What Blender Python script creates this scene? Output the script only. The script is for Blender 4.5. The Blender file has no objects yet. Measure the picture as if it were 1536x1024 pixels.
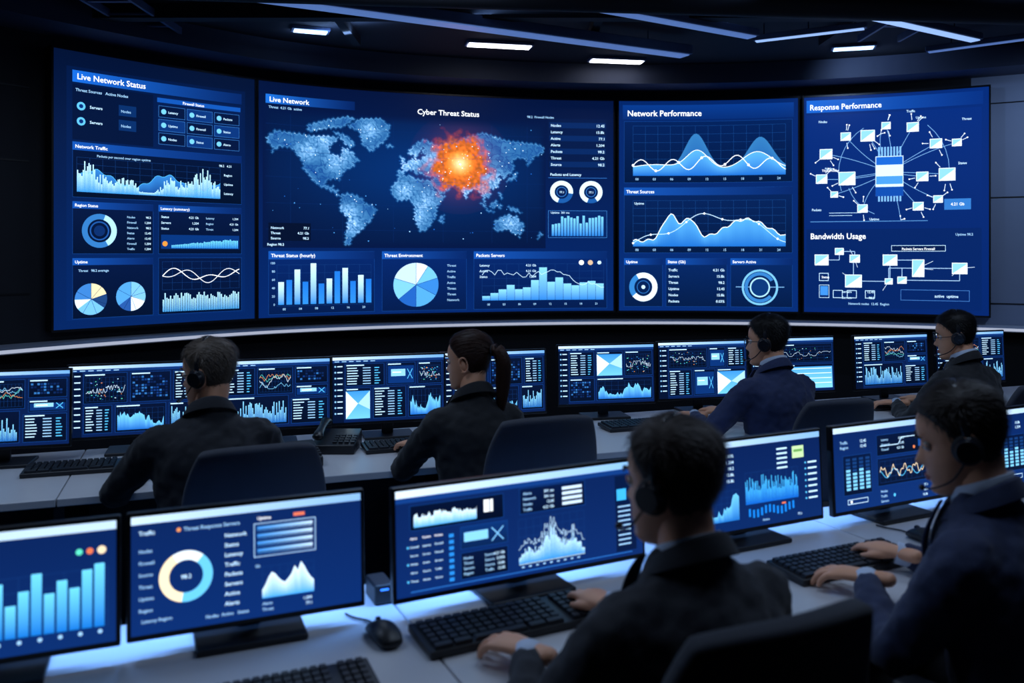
import bpy, bmesh, math, random
import numpy as np
from mathutils import Vector, Matrix, noise
random.seed(7)
sc=bpy.context.scene
sc.view_settings.view_transform='Standard'
R=math.radians
V3=Vector

def l1(v):
    v=v/255.0
    return v/12.92 if v<=0.04045 else ((v+0.055)/1.055)**2.4
_lc={}
def lin(c):
    if c not in _lc: _lc[c]=(l1(c[0]),l1(c[1]),l1(c[2]))
    return _lc[c]

# ------------------------------------------------------------------ materials
def mat(name,col,rough=0.6,metal=0.0,var=0.15,scale=20,bump=0.0,bscale=200,emis=None,estr=0.0,spec=0.5,sheen=0.0):
    m=bpy.data.materials.new(name); m.use_nodes=True
    nt=m.node_tree; b=nt.nodes['Principled BSDF']
    c=lin(col)
    b.inputs['Roughness'].default_value=rough; b.inputs['Metallic'].default_value=metal
    b.inputs['Specular IOR Level'].default_value=spec
    if sheen: b.inputs['Sheen Weight'].default_value=sheen
    tc=nt.nodes.new('ShaderNodeTexCoord')
    nz=nt.nodes.new('ShaderNodeTexNoise'); nz.inputs['Scale'].default_value=scale; nz.inputs['Detail'].default_value=4
    nt.links.new(tc.outputs['Object'],nz.inputs['Vector'])
    mx=nt.nodes.new('ShaderNodeMix'); mx.data_type='RGBA'
    mx.inputs[6].default_value=(c[0]*(1-var),c[1]*(1-var),c[2]*(1-var),1)
    mx.inputs[7].default_value=(c[0]*(1+var),c[1]*(1+var),c[2]*(1+var),1)
    nt.links.new(nz.outputs['Fac'],mx.inputs[0]); nt.links.new(mx.outputs[2],b.inputs['Base Color'])
    if bump>0:
        n2=nt.nodes.new('ShaderNodeTexNoise'); n2.inputs['Scale'].default_value=bscale; n2.inputs['Detail'].default_value=3
        nt.links.new(tc.outputs['Object'],n2.inputs['Vector'])
        bp=nt.nodes.new('ShaderNodeBump'); bp.inputs['Strength'].default_value=bump; bp.inputs['Distance'].default_value=0.004
        nt.links.new(n2.outputs['Fac'],bp.inputs['Height']); nt.links.new(bp.outputs['Normal'],b.inputs['Normal'])
    if emis:
        e=lin(emis); b.inputs['Emission Color'].default_value=(e[0],e[1],e[2],1); b.inputs['Emission Strength'].default_value=estr
    return m
M_plastic=mat('black_plastic',(20,22,28),0.42,var=.1)
M_bezel=mat('bezel_plastic',(12,14,19),0.35,var=.1)
M_keys=mat('key_plastic',(24,26,34),0.5,var=.1)
M_metal=mat('dark_metal',(45,50,62),0.35,0.8)
M_desk=mat('desk_laminate',(205,205,210),0.36,var=.05,scale=6,bump=.05)
M_deskf=mat('desk_panel',(20,24,36),0.5)
M_floor=mat('carpet',(12,14,22),0.95,bump=.5,bscale=400)
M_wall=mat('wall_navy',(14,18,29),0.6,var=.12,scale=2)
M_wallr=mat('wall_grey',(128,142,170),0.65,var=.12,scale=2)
M_ceil=mat('ceiling_dark',(22,27,40),0.8,var=.2,scale=3)
M_beam=mat('ceiling_beam_dark',(17,21,32),0.7,var=.2,scale=3)
M_soff=mat('soffit_grey',(58,68,94),0.6,var=.12,scale=2)
M_duct=mat('duct_metal',(100,116,152),0.45,.2)
M_ledge=mat('ledge_white',(170,178,195),0.4,var=.05)
M_chair=mat('chair_fabric',(38,44,60),0.85,bump=.6,bscale=600,sheen=.2)
M_chairp=mat('chair_plastic',(24,27,36),0.45)
M_skin=mat('skin',(232,168,132),0.48,var=.08,scale=30,bump=.08,bscale=300)
M_lip=mat('lips',(175,98,86),0.45)
M_eye=mat('eye_white',(225,225,225),0.2,var=.02)
M_iris=mat('iris',(40,30,25),0.2)
M_shirt=mat('shirt_cotton',(195,208,230),0.7,var=.04)
M_tie=mat('tie_silk',(26,36,74),0.45,var=.2,scale=120)
M_trous=mat('trousers',(18,20,30),0.85,bump=.3)
M_shoe=mat('shoe_leather',(12,12,15),0.35)
M_head=mat('headset_plastic',(26,29,38),0.25)
M_cush=mat('headset_cushion',(20,22,30),0.6)
def suit(name,c): return mat(name,c,0.78,var=.25,scale=60,bump=.4,bscale=500,sheen=.15)
M_bar=mat('led_tube',(90,120,180),0.4,emis=(88,120,185),estr=.8)
M_barb=mat('led_tube_bright',(120,150,210),0.4,emis=(150,185,240),estr=1.1)
M_lamp=mat('lamp_diffuser',(230,235,245),0.4,emis=(240,240,248),estr=8)
M_lampb=mat('lamp_diffuser_blue',(200,220,245),0.4,emis=(170,210,255),estr=3)
M_ledl=mat('led_strip',(200,215,240),0.4,emis=(206,212,230),estr=.6)
M_blue=mat('status_led',(60,120,255),0.4,emis=(50,130,255),estr=2)
def disp_mat(name,strength):
    m=bpy.data.materials.new(name); m.use_nodes=True; nt=m.node_tree; b=nt.nodes['Principled BSDF']
    b.inputs['Base Color'].default_value=(.002,.003,.006,1); b.inputs['Roughness'].default_value=.4
    b.inputs['Specular IOR Level'].default_value=.2
    a=nt.nodes.new('ShaderNodeAttribute'); a.attribute_name='Col'
    nt.links.new(a.outputs['Color'],b.inputs['Emission Color']); b.inputs['Emission Strength'].default_value=strength
    m.cycles.emission_sampling='NONE'
    return m
M_disp=disp_mat('display_emission',1.35)
M_dispw=disp_mat('wall_display_emission',1.4)

# ------------------------------------------------------------------ mesh helpers
def link(o,parent=None):
    sc.collection.objects.link(o)
    if parent is not None: o.parent=parent
    return o
def empty(name,loc=(0,0,0),rz=0.0):
    o=bpy.data.objects.new(name,None); o.empty_display_size=.1; o.location=loc; o.rotation_euler=(0,0,rz)
    return link(o)
def merge(parts):
    V=[];F=[]
    for v,f in parts:
        k=len(V); V.extend(v); F.extend([tuple(i+k for i in q) for q in f])
    return V,F
def xf(part,M):
    return [M@V3(p) for p in part[0]],part[1]
def obj(name,parts,m,parent=None,smooth=False,bevel=0,recalc=True,loc=None,rz=0,remesh=0,smoothit=0,disp=0,dscale=.08,sub=0,solid=0,disp2=0):
    V,F=merge(parts)
    me=bpy.data.meshes.new(name); me.from_pydata([tuple(v) for v in V],[],F)
    if recalc:
        bm=bmesh.new(); bm.from_mesh(me); bmesh.ops.recalc_face_normals(bm,faces=bm.faces); bm.to_mesh(me); bm.free()
    if isinstance(m,(list,tuple)):
        for q in m: me.materials.append(q)
    else: me.materials.append(m)
    if smooth: me.polygons.foreach_set('use_smooth',[True]*len(me.polygons))
    o=bpy.data.objects.new(name,me); link(o,parent)
    if loc is not None: o.location=loc
    o.rotation_euler=(0,0,rz)
    if solid:
        q=o.modifiers.new('s','SOLIDIFY'); q.thickness=solid; q.offset=0
    if bevel:
        q=o.modifiers.new('b','BEVEL'); q.width=bevel; q.segments=3; q.limit_method='ANGLE'; q.angle_limit=R(40)
    if remesh:
        q=o.modifiers.new('r','REMESH'); q.mode='VOXEL'; q.voxel_size=remesh; q.use_smooth_shade=True
    if smoothit:
        q=o.modifiers.new('sm','SMOOTH'); q.factor=.5; q.iterations=smoothit
    for st,scl in ((disp,dscale),(disp2,.032)):
        if st:
            t=bpy.data.textures.new('folds','CLOUDS'); t.noise_scale=scl; t.noise_depth=2
            q=o.modifiers.new('d','DISPLACE'); q.texture=t; q.strength=st; q.mid_level=.5; q.texture_coords='LOCAL'
    if sub:
        q=o.modifiers.new('ss','SUBSURF'); q.levels=sub; q.render_levels=sub
    return o
def box(c,s,M=None,taper=1.0):
    x,y,z=c; a,b,h=s[0]/2,s[1]/2,s[2]/2; t=taper
    V=[V3(p) for p in [(x-a,y-b,z-h),(x+a,y-b,z-h),(x+a,y+b,z-h),(x-a,y+b,z-h),(x-a*t,y-b*t,z+h),(x+a*t,y-b*t,z+h),(x+a*t,y+b*t,z+h),(x-a*t,y+b*t,z+h)]]
    if M is not None: V=[M@p for p in V]
    return V,[(0,3,2,1),(4,5,6,7),(0,1,5,4),(1,2,6,5),(2,3,7,6),(3,0,4,7)]
def tube(pts,rad,n=12,up=(0,0,1),closed=False):
    pts=[V3(p) for p in pts]; up=V3(up); N=len(pts)
    if not isinstance(rad,(list,tuple)): rad=[rad]*N
    V=[];F=[]
    for i,p in enumerate(pts):
        if closed: t=(pts[(i+1)%N]-pts[(i-1)%N])
        else: t=pts[min(i+1,N-1)]-pts[max(i-1,0)]
        t.normalize(); s=t.cross(up)
        if s.length<1e-3: s=t.cross(V3((1,0.01,0)))
        s.normalize(); u=s.cross(t); r=rad[i]
        rx,ry=(r if isinstance(r,(tuple,list)) else (r,r))
        for k in range(n):
            a=2*math.pi*k/n
            V.append(p+s*math.cos(a)*rx+u*math.sin(a)*ry)
    M=N if closed else N-1
    for i in range(M):
        for k in range(n):
            a=i*n+k;b=i*n+(k+1)%n;c=((i+1)%N)*n+(k+1)%n;d=((i+1)%N)*n+k
            F.append((a,d,c,b))
    if not closed:
        F.append(tuple(range(n))); F.append(tuple((N-1)*n+k for k in reversed(range(n))))
    return V,F
def cr(P,k=5):
    """catmull-rom resample rows of P"""
    P=[np.array(p,float) for p in P]; out=[]
    for i in range(len(P)-1):
        p0=P[max(i-1,0)];p1=P[i];p2=P[i+1];p3=P[min(i+2,len(P)-1)]
        for j in range(k):
            t=j/k
            out.append(.5*((2*p1)+(-p0+p2)*t+(2*p0-5*p1+4*p2-p3)*t*t+(-p0+3*p1-3*p2+p3)*t**3))
    out.append(P[-1]); return out
def stube(rows,k=4,n=14,up=(0,0,1),round_end=True):
    """rows: x,y,z,rx,ry smooth tube with rounded ends"""
    q=cr(rows,k); pts=[V3(a[:3]) for a in q]; rad=[(a[3],a[4]) for a in q]
    if round_end:
        def capx(p,d,r,rev):
            P=[];Rr=[]
            for f in (.5,.85,.98):
                P.append(p+d*(min(r)*f)); Rr.append((r[0]*math.sqrt(1-f*f),r[1]*math.sqrt(1-f*f)))
            return (P[::-1],Rr[::-1]) if rev else (P,Rr)
        a,b=capx(pts[0],(pts[0]-pts[1]).normalized(),rad[0],True)
        c,d=capx(pts[-1],(pts[-1]-pts[-2]).normalized(),rad[-1],False)
        pts=a+pts+c; rad=b+rad+d
    return tube(pts,rad,n,up)
def sphere(c,r,nu=16,nv=10,M=None):
    r=(r,r,r) if not isinstance(r,(tuple,list)) else r
    V=[];F=[]
    for i in range(nv+1):
        th=math.pi*i/nv
        for k in range(nu):
            a=2*math.pi*k/nu
            V.append(V3((c[0]+r[0]*math.sin(th)*math.cos(a),c[1]+r[1]*math.sin(th)*math.sin(a),c[2]+r[2]*math.cos(th))))
    for i in range(nv):
        for k in range(nu):
            F.append((i*nu+k,(i+1)*nu+k,(i+1)*nu+(k+1)%nu,i*nu+(k+1)%nu))
    if M is not None: V=[M@p for p in V]
    return V,F
def cyl(p0,p1,r,n=20,r1=None):
    return tube([p0,p1],[r,r if r1 is None else r1],n)

# ------------------------------------------------------------------ video wall curve (plan view)
CP=[(-4.6,2.2),(-4.35,3.4),(-3.95,4.55),(-3.6,5.25),(-3.14,5.9),(-2.6,6.52),(-2.07,7.02),(-1.4,7.42),(-.69,7.69),(.15,7.9),(.95,7.99),(1.8,7.97),(2.6,7.83),(3.35,7.6),(4.03,7.29),(4.6,6.95),(5.2,6.5),(5.8,5.9)]
CQ=cr(CP,16); CS=[0.0]
for i in range(1,len(CQ)): CS.append(CS[-1]+float(np.linalg.norm(CQ[i]-CQ[i-1])))
CQX=np.array([p[0] for p in CQ]); CQY=np.array([p[1] for p in CQ]); CS=np.array(CS)
def s_of_x(x): return float(np.interp(x,CQX,CS))
def cpt(s,off=0.0):
    x=np.interp(s,CS,CQX);y=np.interp(s,CS,CQY)
    a=max(s-.12,0);b=min(s+.12,CS[-1])
    tx=np.interp(b,CS,CQX)-np.interp(a,CS,CQX);ty=np.interp(b,CS,CQY)-np.interp(a,CS,CQY)
    l=math.hypot(tx,ty);tx/=l;ty/=l
    return x+ty*off,y-tx*off
def cbox(s0,s1,z0,z1,o0,o1,step=.1):
    n=max(2,int((s1-s0)/step)+1);V=[];F=[]
    for i in range(n+1):
        s=s0+(s1-s0)*i/n
        a=cpt(s,o0);b=cpt(s,o1)
        V+= [V3((a[0],a[1],z0)),V3((b[0],b[1],z0)),V3((b[0],b[1],z1)),V3((a[0],a[1],z1))]
    for i in range(n):
        for k in range(4):
            F.append((i*4+k,i*4+(k+1)%4,(i+1)*4+(k+1)%4,(i+1)*4+k))
    F.append((0,1,2,3));F.append((n*4,n*4+3,n*4+2,n*4+1))
    return V,F

# ------------------------------------------------------------------ 2D canvas for display graphics
_gc={}
def glyph(t):
    if t in _gc: return _gc[t]
    cu=bpy.data.curves.new('t','FONT'); cu.body=t; cu.size=1; cu.resolution_u=2; cu.offset=.012
    o=bpy.data.objects.new('t',cu); sc.collection.objects.link(o)
    dg=bpy.context.evaluated_depsgraph_get(); e=o.evaluated_get(dg); me=e.to_mesh(); me.calc_loop_triangles()
    v=[(a.co.x,a.co.y) for a in me.vertices]; f=[tuple(q.vertices) for q in me.loop_triangles]
    e.to_mesh_clear(); bpy.data.objects.remove(o); bpy.data.curves.remove(cu)
    w=max([a[0] for a in v]) if v else 0
    _gc[t]=(v,f,w); return _gc[t]
BG=(4,20,56);PAN=(5,26,74);HDR=(18,74,165);CY=(84,190,248);LT=(190,228,255);MB=(22,108,212);GR=(20,62,128);WH=(240,247,255);TXT=(150,198,240)
WORDS=["Network","Status","Latency","Traffic","Packets","Servers","Active","Alerts","Region","Uptime","Threat","Source","Firewall","Nodes"]
NUMS=["12.45","98.2","4.21 Gb","0.03%","1,204","77.1","301 ms","15.8k"]
class Canvas:
    def __init__(s,W,H,seed=0,gain=1.0):
        s.W=W;s.H=H;s.v=[];s.f=[];s.c=[];s.r=random.Random(seed);s.gain=gain;s.maxw=14
    def tri(s,pts,cols,z):
        k=len(s.v)
        for p,c in zip(pts,cols):
            s.v.append((p[0],p[1],z)); s.c.append(lin(c))
        s.f.append(tuple(range(k,k+len(pts))))
    def rect(s,x,y,w,h,c,z=1,cb=None,cr_=None):
        cb=cb or c; n=max(1,int(abs(w)/s.maxw+.999))
        def mix(a,b,t): return tuple(int(a[i]*(1-t)+b[i]*t) for i in range(3))
        for i in range(n):
            xa=x+w*i/n;xb=x+w*(i+1)/n
            if cr_:
                ca=mix(c,cr_,i/n);cc=mix(c,cr_,(i+1)/n);s.tri([(xa,y),(xb,y),(xb,y+h),(xa,y+h)],[ca,cc,cc,ca],z)
            else: s.tri([(xa,y),(xb,y),(xb,y+h),(xa,y+h)],[c,c,cb,cb],z)
    def frame(s,x,y,w,h,c,z=2,t=.8):
        s.rect(x,y,w,t,c,z);s.rect(x,y+h-t,w,t,c,z);s.rect(x,y,t,h,c,z);s.rect(x+w-t,y,t,h,c,z)
    def line(s,pts,w,c,z=4):
        for i in range(len(pts)-1):
            a=pts[i];b=pts[i+1];dx=b[0]-a[0];dy=b[1]-a[1];l=math.hypot(dx,dy)
            if l<1e-6: continue
            n=max(1,int(l/s.maxw+.99));nx=-dy/l*w/2;ny=dx/l*w/2
            for j in range(n):
                p=(a[0]+dx*j/n,a[1]+dy*j/n);q=(a[0]+dx*(j+1)/n,a[1]+dy*(j+1)/n)
                s.tri([(p[0]+nx,p[1]+ny),(q[0]+nx,q[1]+ny),(q[0]-nx,q[1]-ny),(p[0]-nx,p[1]-ny)],[c]*4,z)
    def ring(s,cx,cy,r0,r1,a0,a1,c,z=3,c2=None):
        n=max(2,int(abs(a1-a0)/9));c2=c2 or c
        for i in range(n):
            a=R(a0+(a1-a0)*i/n-90);b=R(a0+(a1-a0)*(i+1)/n-90)
            P=[(cx+r0*math.cos(a),cy+r0*math.sin(a)),(cx+r1*math.cos(a),cy+r1*math.sin(a)),(cx+r1*math.cos(b),cy+r1*math.sin(b)),(cx+r0*math.cos(b),cy+r0*math.sin(b))]
            if r0<=0.01: s.tri(P[:3],[c,c2,c2],z)
            else: s.tri(P,[c,c2,c2,c],z)
    def dot(s,cx,cy,r,c,z=5): s.ring(cx,cy,0,r,0,360,c,z)
    def text(s,t,x,y,size,c=TXT,z=5,anchor='l'):
        v,f,w=glyph(t);k=len(s.v);x0=x-(w*size/2 if anchor=='c' else (w*size if anchor=='r' else 0));cc=lin(c)
        for a in v: s.v.append((x0+a[0]*size,y-a[1]*size,z));s.c.append(cc)
        for q in f: s.f.append(tuple(i+k for i in q))
        return w*size
    def grid(s,x,y,w,h,nx,ny,c=GR,t=.35,z=2):
        for i in range(nx+1): s.rect(x+w*i/nx-t/2,y,t,h,c,z)
        for j in range(ny+1): s.rect(x,y+h*j/ny-t/2,w,t,c,z)
    def panel(s,x,y,w,h,title=None,ts=5,c=PAN,hh=None):
        s.rect(x,y,w,h,c,1,cb=(max(0,c[0]-2),int(c[1]*.7),int(c[2]*.7)))
        s.frame(x,y,w,h,(18,68,146),2,.5)
        if title:
            hh=hh or ts*1.7
            s.rect(x,y,w,hh,(20,84,180),2,cr_=(6,38,102)); s.text(title,x+ts*.5,y+hh*.74,ts,WH)
    def rows(s,x,y,w,n,dy,size,two=True,c=TXT):
        for i in range(n):
            s.text(s.r.choice(WORDS),x,y+i*dy,size,c)
            if two: s.text(s.r.choice(NUMS),x+w,y+i*dy,size,LT,anchor='r')
    def bars(s,x,y,w,h,n,vals=None,ct=CY,cb=MB,gap=.25,z=3,alt=None):
        vals=vals or [s.r.uniform(.3,1) for _ in range(n)]
        bw=w/n
        for i,v in enumerate(vals):
            c=ct if not alt or i%2==0 else alt
            s.rect(x+i*bw+bw*gap/2,y+h*(1-v),bw*(1-gap),h*v,c,z,cb=cb)
    def walk(s,n,lo=.2,hi=.9,st=.25):
        v=s.r.uniform(lo,hi);o=[]
        for i in range(n):
            v=min(hi,max(lo,v+s.r.uniform(-st,st)));o.append(v)
        return o
    def area(s,x,y,w,h,vals,ct=CY,cb=MB,z=3,ln=None,lw=.8):
        n=len(vals)
        for i in range(n-1):
            xa=x+w*i/(n-1);xb=x+w*(i+1)/(n-1)
            s.tri([(xa,y+h*(1-vals[i])),(xb,y+h*(1-vals[i+1])),(xb,y+h),(xa,y+h)],[ct,ct,cb,cb],z)
        if ln: s.line([(x+w*i/(n-1),y+h*(1-v)) for i,v in enumerate(vals)],lw,ln,z+1)
    def lchart(s,x,y,w,h,vals,c=LT,lw=.8,z=4,dots=0):
        n=len(vals);P=[(x+w*i/(n-1),y+h*(1-v)) for i,v in enumerate(vals)];s.line(P,lw,c,z)
        if dots:
            for i in range(0,n,dots): s.dot(P[i][0],P[i][1],lw*1.8,WH,z+1)
    def pie(s,cx,cy,r,fr,cols,z=3,r0=0):
        a=0
        for f,c in zip(fr,cols):
            s.ring(cx,cy,r0,r,a,a+f*360,c,z); a+=f*360
    def build(s,name,fn,m,parent):
        me=bpy.data.meshes.new(name)
        me.from_pydata([fn(*p) for p in s.v],[],s.f)
        ca=me.color_attributes.new('Col','FLOAT_COLOR','POINT')
        arr=np.ones((len(s.v),4),dtype=np.float32);cc=np.array(s.c,dtype=np.float32)
        lum=cc@np.array([.2,.6,.2],dtype=np.float32)
        arr[:,:3]=cc*s.gain*(.84+.35*np.minimum(lum,.8))[:,None]
        ca.data.foreach_set('color',arr.ravel())
        me.materials.append(m); o=bpy.data.objects.new(name,me); return link(o,parent)

# ------------------------------------------------------------------ room shell
Smax=float(CS[-1]); sR=s_of_x(3.9)
H=3.3
obj('wall_back',[cbox(0,sR,0,H,-.22,-.10,.2)],M_wall)
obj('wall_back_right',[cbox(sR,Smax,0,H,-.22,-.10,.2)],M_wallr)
obj('wall_left',[box((-4.78,.35,H/2),(.12,3.9,H))],M_wall)
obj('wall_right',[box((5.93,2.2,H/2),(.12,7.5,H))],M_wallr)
obj('wall_front',[box((.57,-1.55,H/2),(10.8,.12,H))],M_wall)
obj('floor',[box((.55,3.4,-.05),(11.4,10.2,.1))],M_floor)
obj('ceiling',[box((.55,3.4,H+.05),(11.4,10.2,.1))],M_ceil)
seams=[]
for z in (1.35,2.25,2.75): seams.append(cbox(.3,s_of_x(-3.2),z-.006,z+.006,-.099,-.094,.2))
for xx in (-4.3,-3.85,-3.45): 
    s=s_of_x(xx); seams.append(cbox(s-.005,s+.005,0,H,-.099,-.094,.01))
for z in (1.2,2.1,2.9): seams.append(cbox(sR+.02,Smax-.05,z-.005,z+.005,-.099,-.096,.2))
for xx in (4.5,5.1):
    s=s_of_x(xx); seams.append(cbox(s-.005,s+.005,0,H,-.099,-.094,.01))
obj('trim_1',seams,M_bezel)
obj('trim_2',[cbox(.2,Smax-.2,3.13,3.299,-.099,.32,.15)],M_soff)
obj('trim_3',[cbox(s_of_x(-3.7),s_of_x(4.6),.0,.985,-.099,.10,.12)],M_wall)
obj('display_ledge',[cbox(s_of_x(-3.75),s_of_x(4.7),.99,1.02,-.095,.30,.1)],M_ledge,bevel=.006)
obj('ledge_light_strip',[cbox(s_of_x(-3.74),s_of_x(4.69),1.0,1.022,.301,.309,.1)],M_ledl)

# ------------------------------------------------------------------ ceiling services
def bar(name,p0,p1,w,h,m,hang=True):
    a=V3(p0);b=V3(p1);d=(b-a);L=d.length;ang=math.atan2(d.y,d.x)
    e=empty(name,((a.x+b.x)/2,(a.y+b.y)/2,a.z),ang)
    obj('housing',[box((0,0,h/2),(L,w,h))],M_duct,e,bevel=.008)
    obj('diffuser',[box((0,0,-.004),(L-.04,w*.7,.008))],m,e)
    if hang:
        obj('hangers',[cyl((x,0,h),(x,0,H-a.z),.004,8) for x in (-L*.4,0,L*.4)],M_metal,e)
bar('linear_ceiling_light',(-1.9,5.0,3.15),(1.35,6.7,3.15),.16,.07,M_bar)
bar('linear_ceiling_light',(-.5,4.85,3.17),(1.73,6.2,3.17),.12,.05,M_bar)
bar('linear_ceiling_light',(1.0,4.85,3.17),(3.38,6.3,3.17),.10,.05,M_barb)
bar('linear_ceiling_light',(1.77,6.36,3.18),(2.45,5.98,3.18),.06,.04,M_barb)
bar('linear_ceiling_light',(3.0,4.3,3.17),(5.0,5.5,3.17),.09,.04,M_bar)
bar('linear_ceiling_light',(-3.6,2.8,3.17),(-1.6,4.4,3.17),.09,.04,M_bar)
bar('linear_ceiling_light',(3.2,6.7,3.18),(4.6,5.6,3.18),.06,.04,M_bar)
def dlight(x,y,w,l,rz,st=M_lamp):
    e=empty('ceiling_downlight',(x,y,H),rz)
    obj('frame',[box((0,0,-.012),(w+.04,l+.04,.023))],M_duct,e,bevel=.004)
    obj('diffuser',[box((0,0,-.027),(w,l,.006))],st,e)
dlight(-.1,6.9,.5,.11,R(12));dlight(.9,7.45,.45,.11,R(10));dlight(-1.5,6.45,.24,.09,R(20),M_lampb);dlight(2.75,6.98,.3,.1,R(-15),M_lampb)
obj('ceiling_duct',[cyl((-4.2,4.6,3.12),(5.4,5.6,3.12),.08,20),cyl((-4.2,3.0,3.16),(5.4,3.6,3.16),.06,20)],M_beam,smooth=True)
obj('ceiling_beam',[box((.5,y,3.25),(9.2,.1,.098)) for y in (1.2,2.4,3.9,5.2,5.85)]+[box((x,3.8,3.265),(.06,5.8,.068)) for x in (-3.2,-1.2,.6,2.4,4.2)],M_beam)
obj('cable_tray',[box((x,4.2,3.235),(.02,4.6,.05)) for x in (2.6,2.9,-2.4,-2.7)]+[box((x,2.2+.3*i,3.225),(.3,.03,.012)) for x in (2.75,-2.55) for i in range(14)],M_duct)

# ------------------------------------------------------------------ video wall
ZT=3.03;ZB=1.10
def wall_display(x0,x1,cv,draw):
    s0=s_of_x(x0)+.016;s1=s_of_x(x1)-.016
    e=empty('video_wall_display')
    obj('housing',[cbox(s0-.012,s1+.012,ZB-.012,ZT+.012,-.09,-.004,.08)],M_bezel,e)
    fr=[cbox(s0-.014,s1+.014,ZT,ZT+.016,-.02,.008,.08),cbox(s0-.014,s1+.014,ZB-.016,ZB,-.02,.008,.08),
        cbox(s0-.014,s0,ZB,ZT,-.02,.008,.02),cbox(s1,s1+.014,ZB,ZT,-.02,.008,.02)]
    obj('bezel',fr,M_bezel,e)
    draw(cv)
    def fn(x,y,z):
        p=cpt(s0+(s1-s0)*x/cv.W,.0+z*.0009)
        return (p[0],p[1],ZT-(ZT-ZB)*y/cv.H)
    cv.build('display_image',fn,M_dispw,e)
    return e,fn

def draw1(c):
    W,Hh=c.W,c.H
    c.rect(0,0,W,Hh,(3,17,50),0,cb=(4,36,96))
    c.rect(18,22,276,366,(3,24,68),.5,cb=(4,38,100))
    c.rect(26,27,262,17,(24,105,215),2,cr_=(6,38,100)); c.text("Live Network Status",32,39.5,12,WH)
    c.rect(26,47,150-32,80,(3,20,58),1);c.rect(150,47,138,80,(4,28,78),1)
    c.text("Threat Sources   Active Nodes",30,57,6,TXT)
    for i,(x,y) in enumerate([(38,78),(38,100)]):
        c.dot(x,y,6,(90,185,245),3);c.dot(x,y,3,(8,48,118),4);c.text("Servers",50,y+2,6,LT)
        c.rect(92,y-9,26,16,(8,46,104),2);c.text("Nodes",95,y+2,5.5,TXT)
    for i in range(3):
        for j in range(3):
            x=152+i*45;y=62+j*21
            c.rect(x,y,42,18,(10,52,122) if (i+j)%2 else (4,22,62),2);c.frame(x,y,42,18,(50,114,192),3,.6)
            c.dot(x+8,y+9,4,(110,195,250),4);c.text(c.r.choice(WORDS),x+15,y+11,5,LT)
    c.rect(150,50,136,7,(18,84,180),2);c.text("Firewall Status",190,56,6,WH)
    c.panel(26,130,262,80,"Network Traffic",7,(3,20,58))
    c.text("Packets per second over region uptime",60,150,5,TXT);c.text("98.2   4.21",250,150,5,LT)
    c.grid(32,152,220,50,12,5)
    n=110
    c.area(32,152,220,50,[max(.1,.42+.22*math.sin(i*.19)+.05*math.sin(i*.9)) for i in range(70)],(50,130,210),(12,58,140),3,ln=CY,lw=.6)
    c.bars(32,152,220,50,n,[min(1,max(.08,(.42+.26*math.sin(i*.075+1)+.18*math.sin(i*.21))*c.r.uniform(.45,1.15))) for i in range(n)],(185,235,255),(60,160,238),.2,4)
    c.rows(258,165,28,3,15,5,False,LT)
    c.panel(26,216,118,76,"Region Status",6,(4,23,66)); c.panel(152,216,136,76,"Latency (summary)",6,(4,23,66))
    c.ring(64,258,17,25,0,360,(50,122,196),3);c.ring(64,258,17,25,20,150,(165,218,250),4);c.ring(64,258,12,14,0,360,(30,88,170),3);c.dot(64,258,8,(10,46,108),3)
    c.rows(104,238,36,7,8,4.5,True)
    c.rows(156,236,60,3,9,5,True,LT);c.rows(228,236,54,3,9,4.5,True)
    c.rect(156,262,128,22,(6,52,124),2);c.bars(172,264,110,19,38,[.25+.6*(i/38)*c.r.uniform(.7,1.1) for i in range(38)],(110,212,255),(40,135,225),.25)
    c.dot(162,276,4,(240,150,60),4)
    c.panel(26,298,118,88,"Uptime",6,(4,23,66)); c.panel(152,298,136,88,None,6,(4,23,66))
    c.text("Threat   98.2 average",34,318,5,TXT)
    c.pie(52,358,23,[.2,.15,.3,.1,.25],[(225,215,175),(30,70,130),(110,185,240),(210,235,255),(60,130,210)])
    c.pie(110,356,22,[.3,.2,.15,.35],[(120,190,240),(215,238,255),(40,90,170),(80,160,230)])
    for a in (0,40,75,110,160,210,300):
        for cx,cy,r in ((52,358,23),(110,356,22)):
            t=R(a-90);c.line([(cx,cy),(cx+r*math.cos(t),cy+r*math.sin(t))],.5,(8,42,102),4)
    c.grid(158,304,126,44,8,4)
    for ph in (0,1.6,3.1):
        c.lchart(158,304,126,44,[.5+.28*math.sin(i*.22+ph)*math.cos(i*.05+ph) for i in range(50)],WH,.9)
    c.bars(158,352,126,30,44,[c.r.uniform(.6,1) for _ in range(44)],(175,228,255),(65,160,235),.35)

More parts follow.
